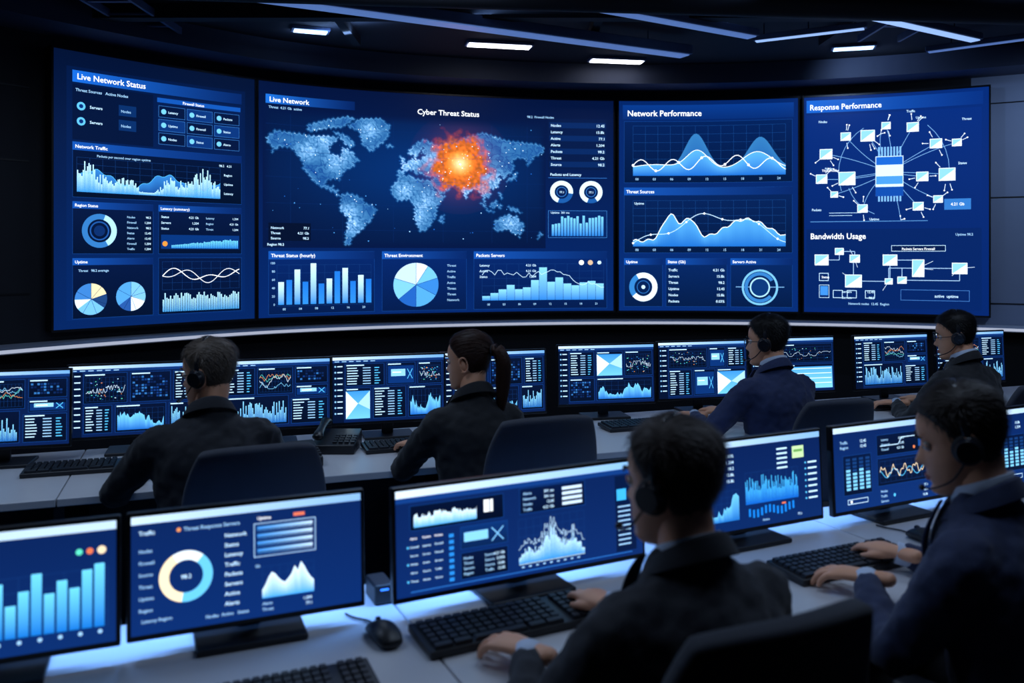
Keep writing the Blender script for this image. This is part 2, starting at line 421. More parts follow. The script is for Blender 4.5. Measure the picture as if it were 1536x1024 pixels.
LAND=[[(-168,66),(-156,71),(-128,70),(-115,69),(-95,70),(-82,69),(-85,66),(-94,61),(-92,57),(-82,55),(-79,52),(-78,58),(-77,62),(-70,61),(-64,59),(-60,54),(-56,52),(-65,49),(-60,46),(-66,44),(-70,43),(-74,40),(-76,36),(-81,31),(-80,26),(-82,29),(-85,30),(-90,29),(-97,27),(-97,22),(-94,18),(-91,19),(-87,21),(-88,16),(-83,15),(-83,10),(-79,9),(-82,8),(-86,12),(-94,16),(-105,20),(-110,25),(-113,31),(-110,23),(-115,30),(-118,34),(-124,40),(-124,47),(-130,54),(-140,60),(-152,60),(-162,55),(-158,58),(-165,62)],
[(-55,82),(-30,83),(-18,78),(-22,70),(-42,60),(-52,65),(-56,74),(-70,77)],[(-120,76),(-95,80),(-70,83),(-62,82),(-78,76),(-95,75),(-117,72)],[(-88,73),(-72,71),(-62,66),(-66,62),(-74,65),(-80,70)],
[(-79,9),(-72,12),(-62,10),(-52,5),(-50,0),(-40,-3),(-35,-7),(-39,-15),(-41,-22),(-48,-27),(-54,-34),(-58,-38),(-63,-42),(-66,-47),(-69,-54),(-74,-52),(-73,-42),(-71,-30),(-70,-18),(-76,-14),(-81,-5),(-78,1)],
[(-6,36),(10,37),(11,33),(20,32),(32,31),(35,27),(37,20),(43,12),(51,12),(46,4),(40,-4),(40,-15),(35,-20),(33,-27),(27,-34),(19,-35),(14,-23),(12,-15),(13,-5),(9,1),(9,4),(4,6),(-8,4),(-13,9),(-17,14),(-16,22),(-10,30)],
[(49,-12),(50,-16),(47,-25),(44,-23),(44,-17)],[(5,59),(5,62),(14,68),(25,71),(30,70),(26,65),(22,65),(17,61),(18,59),(13,55),(10,59)],
[(-9,37),(-9,43),(-2,43),(-4,48),(2,51),(8,54),(10,57),(11,54),(20,55),(23,58),(29,60),(22,60),(22,63),(25,66),(28,70),(40,67),(45,67),(55,69),(68,69),(73,72),(82,74),(100,77),(112,75),(130,72),(150,71),(170,70),(180,68),(178,64),(165,60),(162,56),(157,51),(156,58),(143,59),(136,54),(141,50),(135,43),(129,41),(129,35),(126,35),(124,40),(118,39),(122,36),(121,31),(120,26),(114,22),(108,21),(109,13),(105,9),(101,13),(103,2),(99,8),(98,16),(94,17),(90,22),(86,20),(80,14),(78,8),(73,17),(70,22),(66,25),(57,26),(50,30),(51,25),(56,25),(59,22),(52,16),(44,13),(39,21),(35,28),(34,31),(36,36),(28,36),(26,40),(22,37),(19,41),(13,45),(18,40),(16,38),(9,44),(3,43),(-1,38),(-5,36)],
[(-5,50),(1,51),(0,53),(-3,58),(-6,57),(-4,54)],[(-22,64),(-14,65),(-16,66),(-23,66)],[(130,32),(136,34),(141,36),(142,40),(145,43),(141,45),(139,39),(133,35)],
[(95,6),(104,-2),(106,-6),(100,-1)],[(105,-6),(115,-8),(113,-9),(105,-8)],[(109,1),(117,7),(119,2),(115,-4),(110,-3)],[(120,1),(125,1),(122,-5),(119,-3)],[(131,-1),(141,-3),(150,-10),(141,-8),(133,-4)],[(120,18),(122,17),(126,7),(121,12)],
[(114,-22),(122,-17),(130,-12),(136,-12),(137,-16),(141,-15),(142,-11),(146,-19),(153,-26),(151,-34),(147,-38),(140,-38),(131,-31),(124,-33),(115,-34)],[(173,-35),(178,-38),(174,-41),(168,-46),(172,-41)],[(145,-41),(148,-41),(147,-43)]]
def ll(lo,la):
    return (8+(lo+170)/350*420, 171-1.2*la-(.0168*(la-40)**2 if la>40 else 0))
def draw2(c):
    W,Hh=c.W,c.H
    c.rect(0,0,W,Hh,(3,18,58),0,cb=(4,38,104))
    x0,x1,y0,y1=6,430,36,240;st=1.0
    xs=np.arange(x0,x1,st);ys=np.arange(y0,y1,st);X,Y=np.meshgrid(xs,ys)
    L=np.zeros(X.shape,bool)
    for poly in LAND:
        P=[ll(*p) for p in poly];ins=np.zeros(X.shape,bool);j=len(P)-1
        XX=X+1.2*np.sin(Y*1.1)+.8*np.sin(Y*.47+X*.3);YY=Y+1.1*np.sin(X*.9)
        for i in range(len(P)):
            xi,yi=P[i];xj,yj=P[j]
            if yi!=yj:
                cond=((yi>YY)!=(yj>YY))&(XX<(xj-xi)*(YY-yi)/(yj-yi)+xi);ins^=cond
            j=i
        L|=ins
    hots=[(92,75),(70,95),(110,110),(126,185),(212,150),(232,190),(214,110),(225,98),(350,130),(330,145),(255,100),(375,200),(160,60),(300,150),(120,92),(245,165),(135,205)]
    nx,ny=len(xs),len(ys);k=len(c.v)
    CI=np.zeros(X.shape)
    for j in range(ny):
        for i in range(nx):
            x=xs[i];y=ys[j]
            wx=noise.noise(V3((x*.10,y*.10,3)))*1.0;wy=noise.noise(V3((x*.10,y*.10,7)))*1.0
            CI[j,i]=math.floor(x/17+wx)*31+math.floor(y/13+wy+(math.floor(x/17+wx)%2)*.5)
    for j in range(ny):
        for i in range(nx):
            x=xs[i];y=ys[j]
            f=noise.noise(V3((x*.09,y*.09,0)))*.5+.5;f2=noise.noise(V3((x*.30,y*.30,5)))*.5+.5
            halo=math.exp(-(((x-240)/190)**2+((y-120)/80)**2))
            edge=False
            for dj,di in ((0,1),(0,-1),(1,0),(-1,0),(0,2),(2,0),(0,-2),(-2,0)):
                a=j+dj;b2=i+di
                if 0<=a<ny and 0<=b2<nx and L[a,b2]!=L[j,i]: edge=True
            if L[j,i]:
                g=0.0
                for hx,hy in hots: 
                    d=((x-hx)**2+(y-hy)**2)/200.0
                    if d<4: g+=math.exp(-d)
                g=min(g,1.0)
                ch=((int(CI[j,i])*7919)%97)/97.0
                b=.07+.13*f+.10*ch+.80*g*f2+(.10 if edge else 0)
                if (i+1<nx and CI[j,i]!=CI[j,i+1]) or (j+1<ny and CI[j,i]!=CI[j+1,i]): b*=.55
                col=(b*b*.50+b*.04,b*.74,b*1.0+.20)
            else:
                col=(.001+(.003 if edge else 0),.007+.020*halo+(.035 if edge else 0),.045+.11*halo+(.11 if edge else 0))
            dx=x-296;dy=y-106;r=math.hypot(dx,dy)
            if r<80:
                an=math.atan2(dy,dx);rr=53*(1+.32*noise.noise(V3((math.cos(an)*2.0,math.sin(an)*2.0,1)))+.40*noise.noise(V3((x*.09,y*.09,9))))
                m=max(0,1-r/rr)
                t=min(1,m*3.2*(.45+.9*f2)) if L[j,i] else min(1,m*1.8*(.25+f2))
                q=max(0,1-r/26);f3=noise.noise(V3((x*.18,y*.18,2)))*.5+.5
                v=.35+1.3*f3*f3+.5*f2*f2
                hc=(min(1.3,.66*v+1.0*q),.03+.11*v*min(1,m*2.6)+.66*q**1.5,.008+.012*v+.5*q**2.8)
                col=tuple(col[z]*(1-t)+hc[z]*t for z in range(3))
                gl=.12*math.exp(-(r/42)**2);col=(col[0]+gl,col[1]+gl*.18,col[2]+gl*.03)
            bf=min(1,min(x-x0,x1-x,y-y0,y1-y)/12)
            if not L[j,i]:
                base=(.001,.0075,.055);col=tuple(base[q]*(1-bf)+col[q]*bf for q in range(3))
            c.v.append((x,y,1.0));c.c.append(col)
    for j in range(ny-1):
        for i in range(nx-1):
            a=k+j*nx+i;c.f.append((a,a+1,a+nx+1,a+nx))
    for i in range(60): c.dot(c.r.uniform(12,425),c.r.uniform(45,232),c.r.uniform(.4,1.0),c.r.choice([(70,150,230),(150,205,255),(30,100,200)]),2)
    for i in range(300):
        x=c.r.uniform(12,425);y=c.r.uniform(45,232)
        if L[int(y-y0),int(x-x0)]: c.dot(x,y,c.r.uniform(.4,.9),(215,240,255),2)
    c.dot(296,107,3.6,(255,222,150),2.6);c.dot(296,107,2.0,(255,250,225),3)
    for i in range(30): c.dot(296+c.r.gauss(0,18),106+c.r.gauss(0,13),c.r.uniform(.4,1.0),(255,200,120),3)
    for q in range(6):
        xx=[45,120,195,270,345,400][q]; c.rect(xx,44,.3,186,(8,44,108),1.5)
    for q in range(5): c.rect(10,60+q*38,416,.3,(8,44,108),1.5)
    c.rect(10,18,128,13,(28,110,215),2,cr_=(5,34,94));c.text("Live Network",15,28.5,10,WH)
    c.text("Cyber Threat Status",278,31,11.5,WH,anchor='c')
    c.text("Threat  4.21 Gb  active",14,38,5,TXT);c.text("98.2  Firewall Nodes",400,30,5,TXT)
    c.rect(14,203,60,26,(3,15,44),2);c.rows(17,212,54,3,7.5,5,True,LT);c.text("Region 98.2",12,236,5,LT)
    c.rect(433,30,92,82,(4,25,70),1)
    for i in range(7):
        if i%2==0: c.rect(435,36+i*10.5,88,9,(6,39,96),2)
    c.rows(437,43,84,7,10.5,6,True,LT)
    c.text("Packets and Latency",436,122,6,LT);c.rect(433,125,92,.6,(50,120,210),2)
    for cx,fr in ((454,.72),(500,.85)):
        c.ring(cx,148,11,18,0,360,(26,88,165),3);c.ring(cx,148,11,18,200,200+fr*360,(205,234,252),4);c.ring(cx,148,7,8,0,360,(50,120,200),3)
        c.text("77.1",cx,150,4.5,LT,anchor='c')
    c.rect(433,178,92,44,(5,36,96),1);c.frame(433,178,92,44,(60,130,210),3,.5);c.bars(438,186,82,33,17,[c.r.uniform(.55,1) for _ in range(17)],(115,200,250),(40,125,215),.25)
    c.rect(433,178,92,6,(6,40,100),2);c.text("Uptime  301 ms",437,183,4.5,LT)
    c.panel(14,244,153,92,"Threat Status (hourly)",7,(5,38,106));c.grid(26,264,136,60,8,5)
    c.bars(26,262,138,60,12,[.55,.6,.85,.55,1,.5,.62,.8,.88,.55,.7,.6],(195,235,255),(45,138,225),.3,3,alt=(30,118,222))
    for i in range(6): c.text(str(i*20),23,323-i*12,4.5,TXT,anchor='r');c.text("%02d"%(i*4),36+i*23,330,4.5,TXT,anchor='c')
    c.panel(178,244,128,92,"Threat Environment",7,(5,38,106))
    c.pie(229,296,34,[.09,.11,.13,.17,.14,.16,.2],[(215,236,252),(110,190,245),(55,135,220),(80,165,235),(34,100,195),(120,196,248),(185,220,250)],3)
    for a in (0,32,72,119,180,230,288): 
        t=R(a-90);c.line([(229,296),(229+34*math.cos(t),296+34*math.sin(t))],.6,(8,48,120),4)
    c.rows(276,268,26,7,9,5,False)
    c.panel(317,244,208,92,"Packets Servers",7,(5,38,106));c.grid(330,264,190,58,10,5)
    c.bars(330,264,190,58,15,[.12,.2,.3,.42,.3,.35,.55,.9,.5,.62,.45,.4,.48,.52,.45],(130,206,250),(45,130,220),.04,3)
    c.lchart(330,266,190,40,c.walk(40,.1,.8,.2),LT,.7,5);c.rows(326,268,88,3,9,5,True,LT)
    c.dot(485,262,4,WH);c.dot(499,262,4,(210,180,150));c.dot(513,262,3,LT)
    for i in range(8): c.text("%02d"%(i*3),340+i*24,330,4.5,TXT,anchor='c')
def hump(i,n,cs):
    t=i/(n-1); return sum(a*math.exp(-((t-m)/w)**2) for a,m,w in cs)
def draw3(c):
    W,Hh=c.W,c.H
    c.rect(0,0,W,Hh,(4,36,100),0,cb=(5,42,112))
    c.rect(6,6,W-12,22,(8,56,138),1,cb=(6,44,114));c.text("Network Performance",13,23,12.5,WH)
    c.panel(8,31,W-16,94,None,5,(3,32,88));c.grid(22,38,W-40,76,12,6,(22,74,146))
    n=60;A=[.18+hump(i,n,[(.55,.43,.10),(.5,.82,.13),(.15,.15,.2)]) for i in range(n)]
    B=[.14+hump(i,n,[(.75,.42,.10),(.66,.84,.11)]) for i in range(n)]
    c.area(22,42,W-40,72,B,(50,122,186),(20,84,170),3);c.area(22,42,W-40,72,[a*.72 for a in A],(85,170,232),(26,106,205),3.5,ln=WH,lw=.9)
    c.lchart(22,42,W-40,72,[.22+.12*math.sin(i*.5)+.1*hump(i,n,[(1,.6,.2)]) for i in range(n)],WH,1.1,5.2,dots=9)
    for i in range(9): c.text("%02d"%(i*3),28+i*27,121,5,TXT,anchor='c')
    c.panel(8,132,W-16,100,"Threat Sources",7,(4,34,90));c.grid(22,152,W-40,70,12,6,(22,74,146));c.text("Uptime",24,158,5,LT)
    D=[.12+hump(i,n,[(.55,.25,.07),(.45,.38,.06),(.45,.75,.2)])+.03*math.sin(i*1.3) for i in range(n)]
    c.area(22,150,W-40,72,D,(80,166,232),(28,110,205),3,ln=WH,lw=1.1)
    c.lchart(22,150,W-40,72,[.35+.3*math.sin(i*.085-1.2)+.08*math.sin(i*.3) for i in range(n)],LT,.9,5.2,dots=7)
    for i in range(9): c.text("%02d"%(i*3),28+i*27,229,5,TXT,anchor='c')
    c.panel(8,240,60,74,"Uptime",6,(5,38,98));c.panel(73,240,94,74,"Status (Gb)",6,(5,38,98));c.panel(172,240,92,74,"Servers Active",6,(5,38,98))
    c.ring(38,284,14,22,0,360,(50,130,205),3);c.ring(38,284,14,22,-30,230,(215,235,252),4);c.dot(38,284,3,LT);c.ring(38,284,9,10,0,360,(40,110,190),3)
    c.rows(77,260,86,6,9.5,5.5,True,LT)
    c.ring(216,284,24,27,0,360,(115,188,240),3);c.ring(216,284,18,23,130,420,(52,126,200),3);c.dot(216,284,14,(10,54,118),3);c.ring(216,284,13,15,0,360,(165,218,250),4);c.rect(180,283,72,1,(120,180,235),2.5)
def node(c,x,y,w=16,h=13):
    c.rect(x-w/2,y-h/2,w,h,(225,240,255),4);c.rect(x-w/2+1,y-h/2+1,w-2,h-2,(135,202,246),4.5)
    c.tri([(x-w/2+1,y+h/2-1),(x+w/2-1,y-h/2+2),(x+w/2-1,y+h/2-1)],[(225,240,255)]*3,5)
def draw4(c):
    W,Hh=c.W,c.H
    c.rect(0,0,W,Hh,(4,40,114),0,cb=(4,36,104))
    c.rect(4,5,W-12,19,(22,98,205),1,cr_=(6,46,124));c.text("Response Performance",9,20,12,WH)
    c.rect(4,28,W-14,164,(4,42,120),1,cb=(4,38,108));c.rect(4,203,W-14,120,(4,35,98),1)
    ns=[(35,88,20),(66,62,16),(100,62,22),(128,48,14),(168,52,18),(202,78,18),(232,78,14),(28,126,18),(68,126,26),(48,150,12),(182,126,18),(218,124,24),(205,160,14),(92,172,16),(176,170,16),(150,190,0),(120,60,0)]
    for x,y,w in ns:
        if w: node(c,x,y,w,w*.78)
        P=[(133,118)];mx=(x+133)/2+c.r.uniform(-12,12);my=(y+118)/2+c.r.uniform(-10,10)
        for i in range(1,9):
            t=i/8;P.append(((1-t)**2*133+2*t*(1-t)*mx+t*t*x,(1-t)**2*118+2*t*(1-t)*my+t*t*y))
        c.line(P,.7,(120,178,235),3)
        for q in range(3):
            a=c.r.uniform(0,6.28);r=w*.75+6;c.line([(x+w*.6*math.cos(a),y+w*.6*math.sin(a)),(x+r*math.cos(a),y+r*math.sin(a))],.8,(210,230,250),3)
            c.dot(x+r*math.cos(a),y+r*math.sin(a),1.1,WH)
    for (cx,cy,r,a0,a1) in ((133,118,78,250,330),(133,118,88,40,100),(133,118,66,200,250)): c.ring(cx,cy,r,r+.7,a0,a1,(120,178,235),3)
    c.rect(112,94,42,60,(200,228,252),5);c.rect(113,95,40,12,(24,100,205),5.5);c.rect(113,124,40,12,(70,150,230),5.5);c.rect(112,140,42,14,(14,74,170),5.5)
    for q in range(8): c.rect(116+q*4.6,80,2.6,82,(120,180,240),3.5)
    for (x,y) in [(30,40),(180,40),(246,46),(40,112),(240,110),(20,175),(110,190),(165,30)]: c.text(c.r.choice(WORDS),x,y,5,LT,anchor='c')
    c.text("Threat nodes",42,115,5,WH,anchor='c')
    c.rect(214,160,38,16,(50,120,200),3);c.text("4.21 Gb",233,170,6,WH,anchor='c');c.rect(40,178,50,.6,LT,3);c.rect(40,182,36,.6,LT,3)
    c.rect(10,191,180,1,(80,140,205),3)
    c.text("Bandwidth Usage",10,218,12.5,WH);c.text("Uptime 98.2",230,214,5,TXT)
    ms=[(28,250,22),(56,237,14),(80,248,16),(78,282,26),(134,250,22),(176,262,18),(152,280,14),(236,262,22),(132,282,12)]
    for i,(x,y,w) in enumerate(ms):
        node(c,x,y,w,w*.75 if w!=18 else 26)
        if i: c.line([(ms[i-1][0],ms[i-1][1]),(x,ms[i-1][1]),(x,y)],.9,(160,200,240),3)
    for i in range(16):
        a,b=c.r.choice(ms)[:2];c.line([(a,b),(a+c.r.uniform(-22,22),b+c.r.uniform(-14,14))],.6,(200,225,250),3)
    c.rect(136,228,80,9,(4,26,74),3);c.frame(136,228,80,9,LT,4,.6);c.text("Packets Servers Firewall",176,235,5,WH,anchor='c')
    for i,x in enumerate((24,46,68,96)): c.frame(x,270 if i<1 else 296,15,12,LT,4,.8)
    c.rect(26,290,12,14,(60,140,225),4);c.frame(24,288,16,20,LT,4,.6)
    c.text("Status",34,278,5,WH,anchor='c');c.text("active  uptime",200,305,6,LT);c.rows(60,300,50,2,9,5,True,LT);c.frame(150,294,100,16,(70,130,210),3,.6)
    c.text("Network nodes  12.45  Region",70,318,5,TXT)
wall_display(-3.14,-2.07,Canvas(310,400,1),draw1)
wall_display(-2.07,.95,Canvas(535,340,2),draw2)
wall_display(.97,2.6,Canvas(272,320,3),draw3)
wall_display(2.62,4.03,Canvas(277,330,4),draw4)

# ------------------------------------------------------------------ desktop monitors
def dash_generic(c,kind):
    W,Hh=c.W,c.H
    c.rect(0,0,W,Hh,(8,28,72),0,cb=(8,32,84))
    c.rect(0,0,W,4.5,(200,224,248),1,cr_=(110,168,232)); c.rect(0,4.5,W,4,(16,54,122),1)
    for i in range(6): c.rect(3+i*11,6,7,1.2,TXT,2)
    c.rect(0,8.5,17,Hh-8.5,(4,18,50),1)
    for i in range(9): c.dot(4,14+i*9,1.4,(130,190,240),2);c.rect(7,13.2+i*9,8,1.6,LT,2)
    def cell(x,y,w,h,t):
        c.panel(x,y,w,h,None,2.5,(5,19,52));c.rect(x+2,y+1.6,w*.45,1.6,LT,3)
        if t=='area':
            c.grid(x+3,y+6,w-6,h-9,8,4,t=.25);n=48
            c.area(x+3,y+6,w-6,h-9,[v*c.r.uniform(.75,1) for v in c.walk(n,.25,.95,.2)],(110,200,250),(28,108,208))
        elif t=='bars': c.bars(x+3,y+6,w-6,h-9,max(8,int(w/2)),None,(135,212,252),(36,120,215),.3)
        elif t=='line':
            c.grid(x+3,y+6,w-6,h-9,10,4,t=.25)
            for q,cc in enumerate(((120,200,250),(215,235,255),(90,210,200),(235,150,90))): 
                c.lchart(x+3,y+6,w-6,h-9,c.walk(34,.15+.08*q,.85,.12),cc,.45)
        elif t=='rows':
            n=int((h-6)/4)
            for i in range(n):
                c.rect(x+3,y+6+i*4,w*.3*c.r.uniform(.6,1),1.3,LT,3);c.rect(x+w*.45,y+6+i*4,w*.2,1.3,TXT,3);c.rect(x+w*.75,y+6+i*4,w*.15*c.r.uniform(.5,1),1.3,CY,3)
        elif t=='donut':
            r=min(w,h)*.32;c.ring(x+w*.35,y+h*.56,r*.6,r,0,360,(40,110,190),3);c.ring(x+w*.35,y+h*.56,r*.6,r,0,250,(210,232,252),4)
            for i in range(5): c.rect(x+w*.66,y+h*.3+i*4,w*.25,1.3,TXT,3)
        elif t=='win':
            c.rect(x+2,y+5,w-4,h-7,(10,52,122),3);c.rect(x+w*.15,y+h*.3,w*.5,h*.32,(140,205,250),4);c.rect(x+w*.2,y+h*.42,w*.3,1.5,WH,5);c.line([(x+w*.72,y+h*.3),(x+w*.9,y+h*.75)],1,CY,4);c.line([(x+w*.9,y+h*.3),(x+w*.72,y+h*.75)],1,CY,4)
        elif t=='bright':
            c.rect(x+1,y+5,w-2,h-6,(60,150,235),3,cb=(110,198,252));c.tri([(x+1,y+5),(x+w*.5,y+h*.5),(x+1,y+h-1)],[(215,238,252)]*3,4);c.tri([(x+w*.5,y+h*.5),(x+w-1,y+5),(x+w-1,y+h*.7)],[(165,214,250)]*3,4)
        elif t=='wide':
            c.rect(x+1,y+5,w-2,h-6,(80,168,245),3,cb=(125,208,255))
            for i in range(4): c.rect(x+3,y+8+i*(h-10)/4,w-6,1.2,(225,242,255),4)
        elif t=='scatter':
            c.grid(x+3,y+6,w-6,h-9,10,5,t=.25)
            c.lchart(x+3,y+6,w-6,h-9,c.walk(50,.35,.65,.2),(200,225,250),.4)
            for i in range(40): c.rect(c.r.uniform(x+4,x+w-7),c.r.uniform(y+7,y+h-6),c.r.uniform(.6,2.2),.9,c.r.choice([CY,LT,(90,215,190),(230,140,80),MB]),4)
        elif t=='matrix':
            for i in range(int((w-6)/4)):
                for j in range(int((h-8)/4)):
                    if c.r.random()<.75: c.rect(x+3+i*4,y+6+j*4,3,2.6,c.r.choice([(12,40,92),(18,58,128),(10,32,80),(50,116,190)]),3)
    x0=19;w=W-21
    L={0:[(0,0,.38,.5,'scatter'),(.4,0,.36,.5,'matrix'),(.78,0,.22,.5,'rows'),(0,.52,.25,.46,'rows'),(.27,.52,.45,.46,'area'),(.74,.52,.26,.46,'bars')],
       1:[(0,0,.3,.46,'rows'),(.32,0,.34,.46,'line'),(.68,0,.32,.3,'matrix'),(.68,.32,.32,.2,'win'),(0,.48,.62,.5,'bars'),(.64,.54,.36,.44,'rows')],
       2:[(0,0,.4,.4,'rows'),(.42,0,.3,.4,'win'),(.74,0,.26,.4,'scatter'),(0,.42,.26,.56,'bright'),(.28,.42,.34,.56,'rows'),(.64,.42,.36,.56,'area')],
       3:[(0,0,.3,.5,'rows'),(.32,0,.32,.5,'bright'),(.66,0,.34,.5,'scatter'),(0,.52,.3,.46,'matrix'),(.32,.52,.68,.46,'area')],
       4:[(0,0,.6,.46,'line'),(.62,0,.38,.46,'rows'),(0,.48,.3,.5,'donut'),(.32,.48,.3,.5,'win'),(.64,.48,.36,.5,'bars')],
       6:[(0,0,.5,.42,'scatter'),(.52,0,.22,.42,'win'),(.76,0,.24,.42,'rows'),(0,.44,.3,.54,'rows'),(.32,.44,.28,.54,'win'),(.62,.44,.38,.54,'bright')],
       5:[(0,0,1,.42,'scatter'),(0,.44,1,.54,'wide')]}[kind]
    for (a,b,ww,hh,t) in L: cell(x0+a*w,10.5+b*(Hh-12),ww*w-1,hh*(Hh-12)-1,t)
def dF0(c):
    W=c.W;c.rect(0,0,W,100,(10,36,92),0,cb=(10,46,112));c.rect(0,0,W,7,(185,214,242),1)
    c.text("Server Threats",70,22,7,LT);c.rows(10,20,50,5,10,5)
    c.dot(W-28,23,2.6,(90,220,190));c.dot(W-20,23,2.6,(235,120,80));c.dot(W-11,23,3.4,(235,215,180))
    c.grid(78,38,W-84,48,7,4,t=.3);c.bars(80,34,W-88,52,12,[.55,.75,.6,.85,.5,.7,.95,.62,.8,.66,.92,1],(105,208,252),(18,120,220),.18)
    for i in range(8): c.dot(84+i*(W-96)/7,90,1.7,TXT)
    c.bars(8,64,58,24,9,None,(110,205,250),(35,125,220),.3)
def dF1(c):
    W=c.W;c.rect(0,0,W,100,(11,38,96),0,cb=(10,46,114));c.rect(0,0,W,6.5,(195,222,248),1,cr_=(130,180,235))
    c.text("Traffic",6,16,5,LT);c.text("Threat Response Servers",42,16,4.6,TXT);c.dot(38,14.5,1.8,(235,150,90))
    c.frame(101,17,55,30,(160,200,240),3,.7)
    for i in range(4): c.rect(104,20+i*6.6,49,4,(60,140,225),3,cr_=(190,222,250));c.rect(104,22.6+i*6.6,49,1,(11,38,96),4)
    c.text("Uptime",104,14,4,WH);c.rect(136,11,10,3,(235,120,90),3)
    c.ring(44,55,14,22,0,360,(100,196,245),3);c.ring(44,55,14,22,190,330,(245,228,190),4);c.ring(44,55,14,22,-30,40,(225,240,250),4)
    c.text("98.2",44,57,5,LT,anchor='c')
    for i in range(6): c.text(WORDS[13-i],6,31+i*10,4,TXT)
    for i in range(8): c.text(WORDS[i],76,26+i*8.5,5,LT)
    c.grid(108,56,46,28,6,4,t=.3);c.area(108,54,46,30,[.25,.4,.62,.75,.68,.55,.45,.4,.5,.62,.85,.7,.95,.8,.6,.45,.35],(215,240,255),(60,165,245))
    c.text("Latency Region",8,90,4,TXT);c.text("Nodes  Active   Status",60,94,4,TXT);c.rows(108,90,44,2,5,3.6)
    c.text("Gb",102,56,3.5,TXT)
def dF2(c):
    W=c.W;c.rect(0,0,W,100,(10,36,92),0,cb=(10,44,110));c.rect(0,0,W,7,(212,232,252),1,cr_=(130,185,240));c.rect(0,7,W,5,(18,62,138),1)
    c.panel(14,15,100,24,None,3,(4,18,52));c.area(18,19,66,17,[.45+.4*c.r.random() for i in range(60)],(215,240,255),(75,175,245));c.rect(92,19,6,12,WH,3);c.rect(99,19,3,12,WH,3)
    c.panel(132,13,78,26,None,3,(6,26,72));c.rows(136,20,36,4,5.4,4);
    for i in range(4): c.rect(182,17+i*5.2,24,3,(200,225,250),3)
    for i in range(3):
        for j in range(6): c.text(c.r.choice(WORDS),14+i*12.5,47+j*8,2.8,LT if j else WH)
        c.dot(11.5,54+i*16,1.1,CY)
    for j in range(8): c.rect(54,47+j*6,5,3.4,(40,140,235),3)
    c.panel(66,42,52,22,None,3,(10,52,120));c.rect(70,48,26,9,(130,205,250),3);c.line([(100,47),(113,60)],1.2,(120,190,245));c.line([(113,47),(100,60)],1.2,(120,190,245))
    c.panel(66,67,52,26,None,3,(5,22,62));c.rows(69,74,20,4,5,3.8,False);c.rows(92,74,22,4,5,3.8)
    c.grid(130,44,78,44,9,5,t=.3);n=80;v=[max(.12,hump(i,n,[(.75,.50,.22),(.45,.85,.12),(.35,.12,.12)])*c.r.uniform(.6,1.1)) for i in range(n)]
    c.bars(130,44,78,44,n,[min(1,q) for q in v],(185,230,255),(55,158,240),.12);c.lchart(130,40,78,44,[min(1,q+.1) for q in v],LT,.4)
    c.rect(130,88.5,78,.6,LT,3)
    for i in range(9): c.rect(133+i*8.2,91,3,1.4,TXT,3)
    c.rect(W-34,14,26,80,(5,25,68),1);c.rect(W-32,28,12,12,(60,180,252),3)
    for j in range(9): c.rect(W-31,46+j*5,16,1.5,TXT,3)
    c.rect(14,95.5,W-28,1,(40,110,200),2)
def dF3(c):
    W=c.W;c.rect(0,0,W,100,(9,34,90),0,cb=(9,42,104));c.rect(0,0,W,6.5,(195,222,248),1,cr_=(130,180,235))
    c.rect(W-44,14,18,14,(190,225,170),3);c.rect(W-42,18,14,3,(110,170,90),4);c.rows(10,18,70,5,7,5)
    for j in range(5): c.rect(W-68,14+j*5.5,16,2,LT,3)
    c.grid(96,38,80,36,9,3,t=.3);c.bars(96,38,80,36,64,[c.r.uniform(.35,.9) for _ in range(64)],(70,184,250),(12,104,222),.15)
    c.grid(10,55,76,34,9,5,t=.3);c.area(10,55,76,34,c.walk(40),(105,196,250),(28,114,208))
    for i in range(12): c.rect(100+i*6,79+2*math.sin(i),3,9,(22,130,235),3)
    for j in range(7): c.rect(W-20,34+j*7,14,2,LT,3);c.dot(W-24,35+j*7,1.2,CY)
    c.rect(150,77,6,2,(235,120,80),4);c.rows(120,95,60,1,5,4)
def dF4(c):
    W=c.W;c.rect(0,0,W,100,(10,38,98),0,cb=(10,48,116));c.rect(0,0,W,6.5,(195,222,248),1,cr_=(130,180,235))
    c.rows(10,20,44,2,6,5);c.panel(14,34,48,48,None,3,(5,24,66))
    for i in range(4):
        for j in range(9): c.rect(19+i*11,38+j*4.4,7,3,(120,198,245) if j>2+i%2 else (20,62,124),3)
    c.panel(72,14,92,26,None,3,(5,22,60));c.line([(78,28),(110,28),(116,20),(140,20)],1,LT);c.rows(80,22,40,3,6,4);c.dot(138,34,2,(235,130,80));c.rect(146,18,14,16,(24,80,165),3)
    c.panel(72,43,92,34,None,3,(5,24,66));c.grid(76,47,84,26,9,4,t=.3);c.lchart(76,47,84,26,[.5+.2*math.sin(i*.7)+.12*math.sin(i*1.9) for i in range(40)],(240,215,180),.9);c.lchart(76,47,84,26,[.4+.2*math.sin(i*.5+2) for i in range(40)],CY,.8)
    c.frame(20,87,34,6,LT,3,.7);c.dot(26,90,1.8,WH);c.rows(76,85,84,3,6,4.4);c.dot(100,90,2,CY)
    for j in range(8): c.rect(W-42,16+j*9,14,2,LT,3);c.rect(W-24,15+j*9,16,4,(30,110,205) if j%2 else (120,190,240),3)
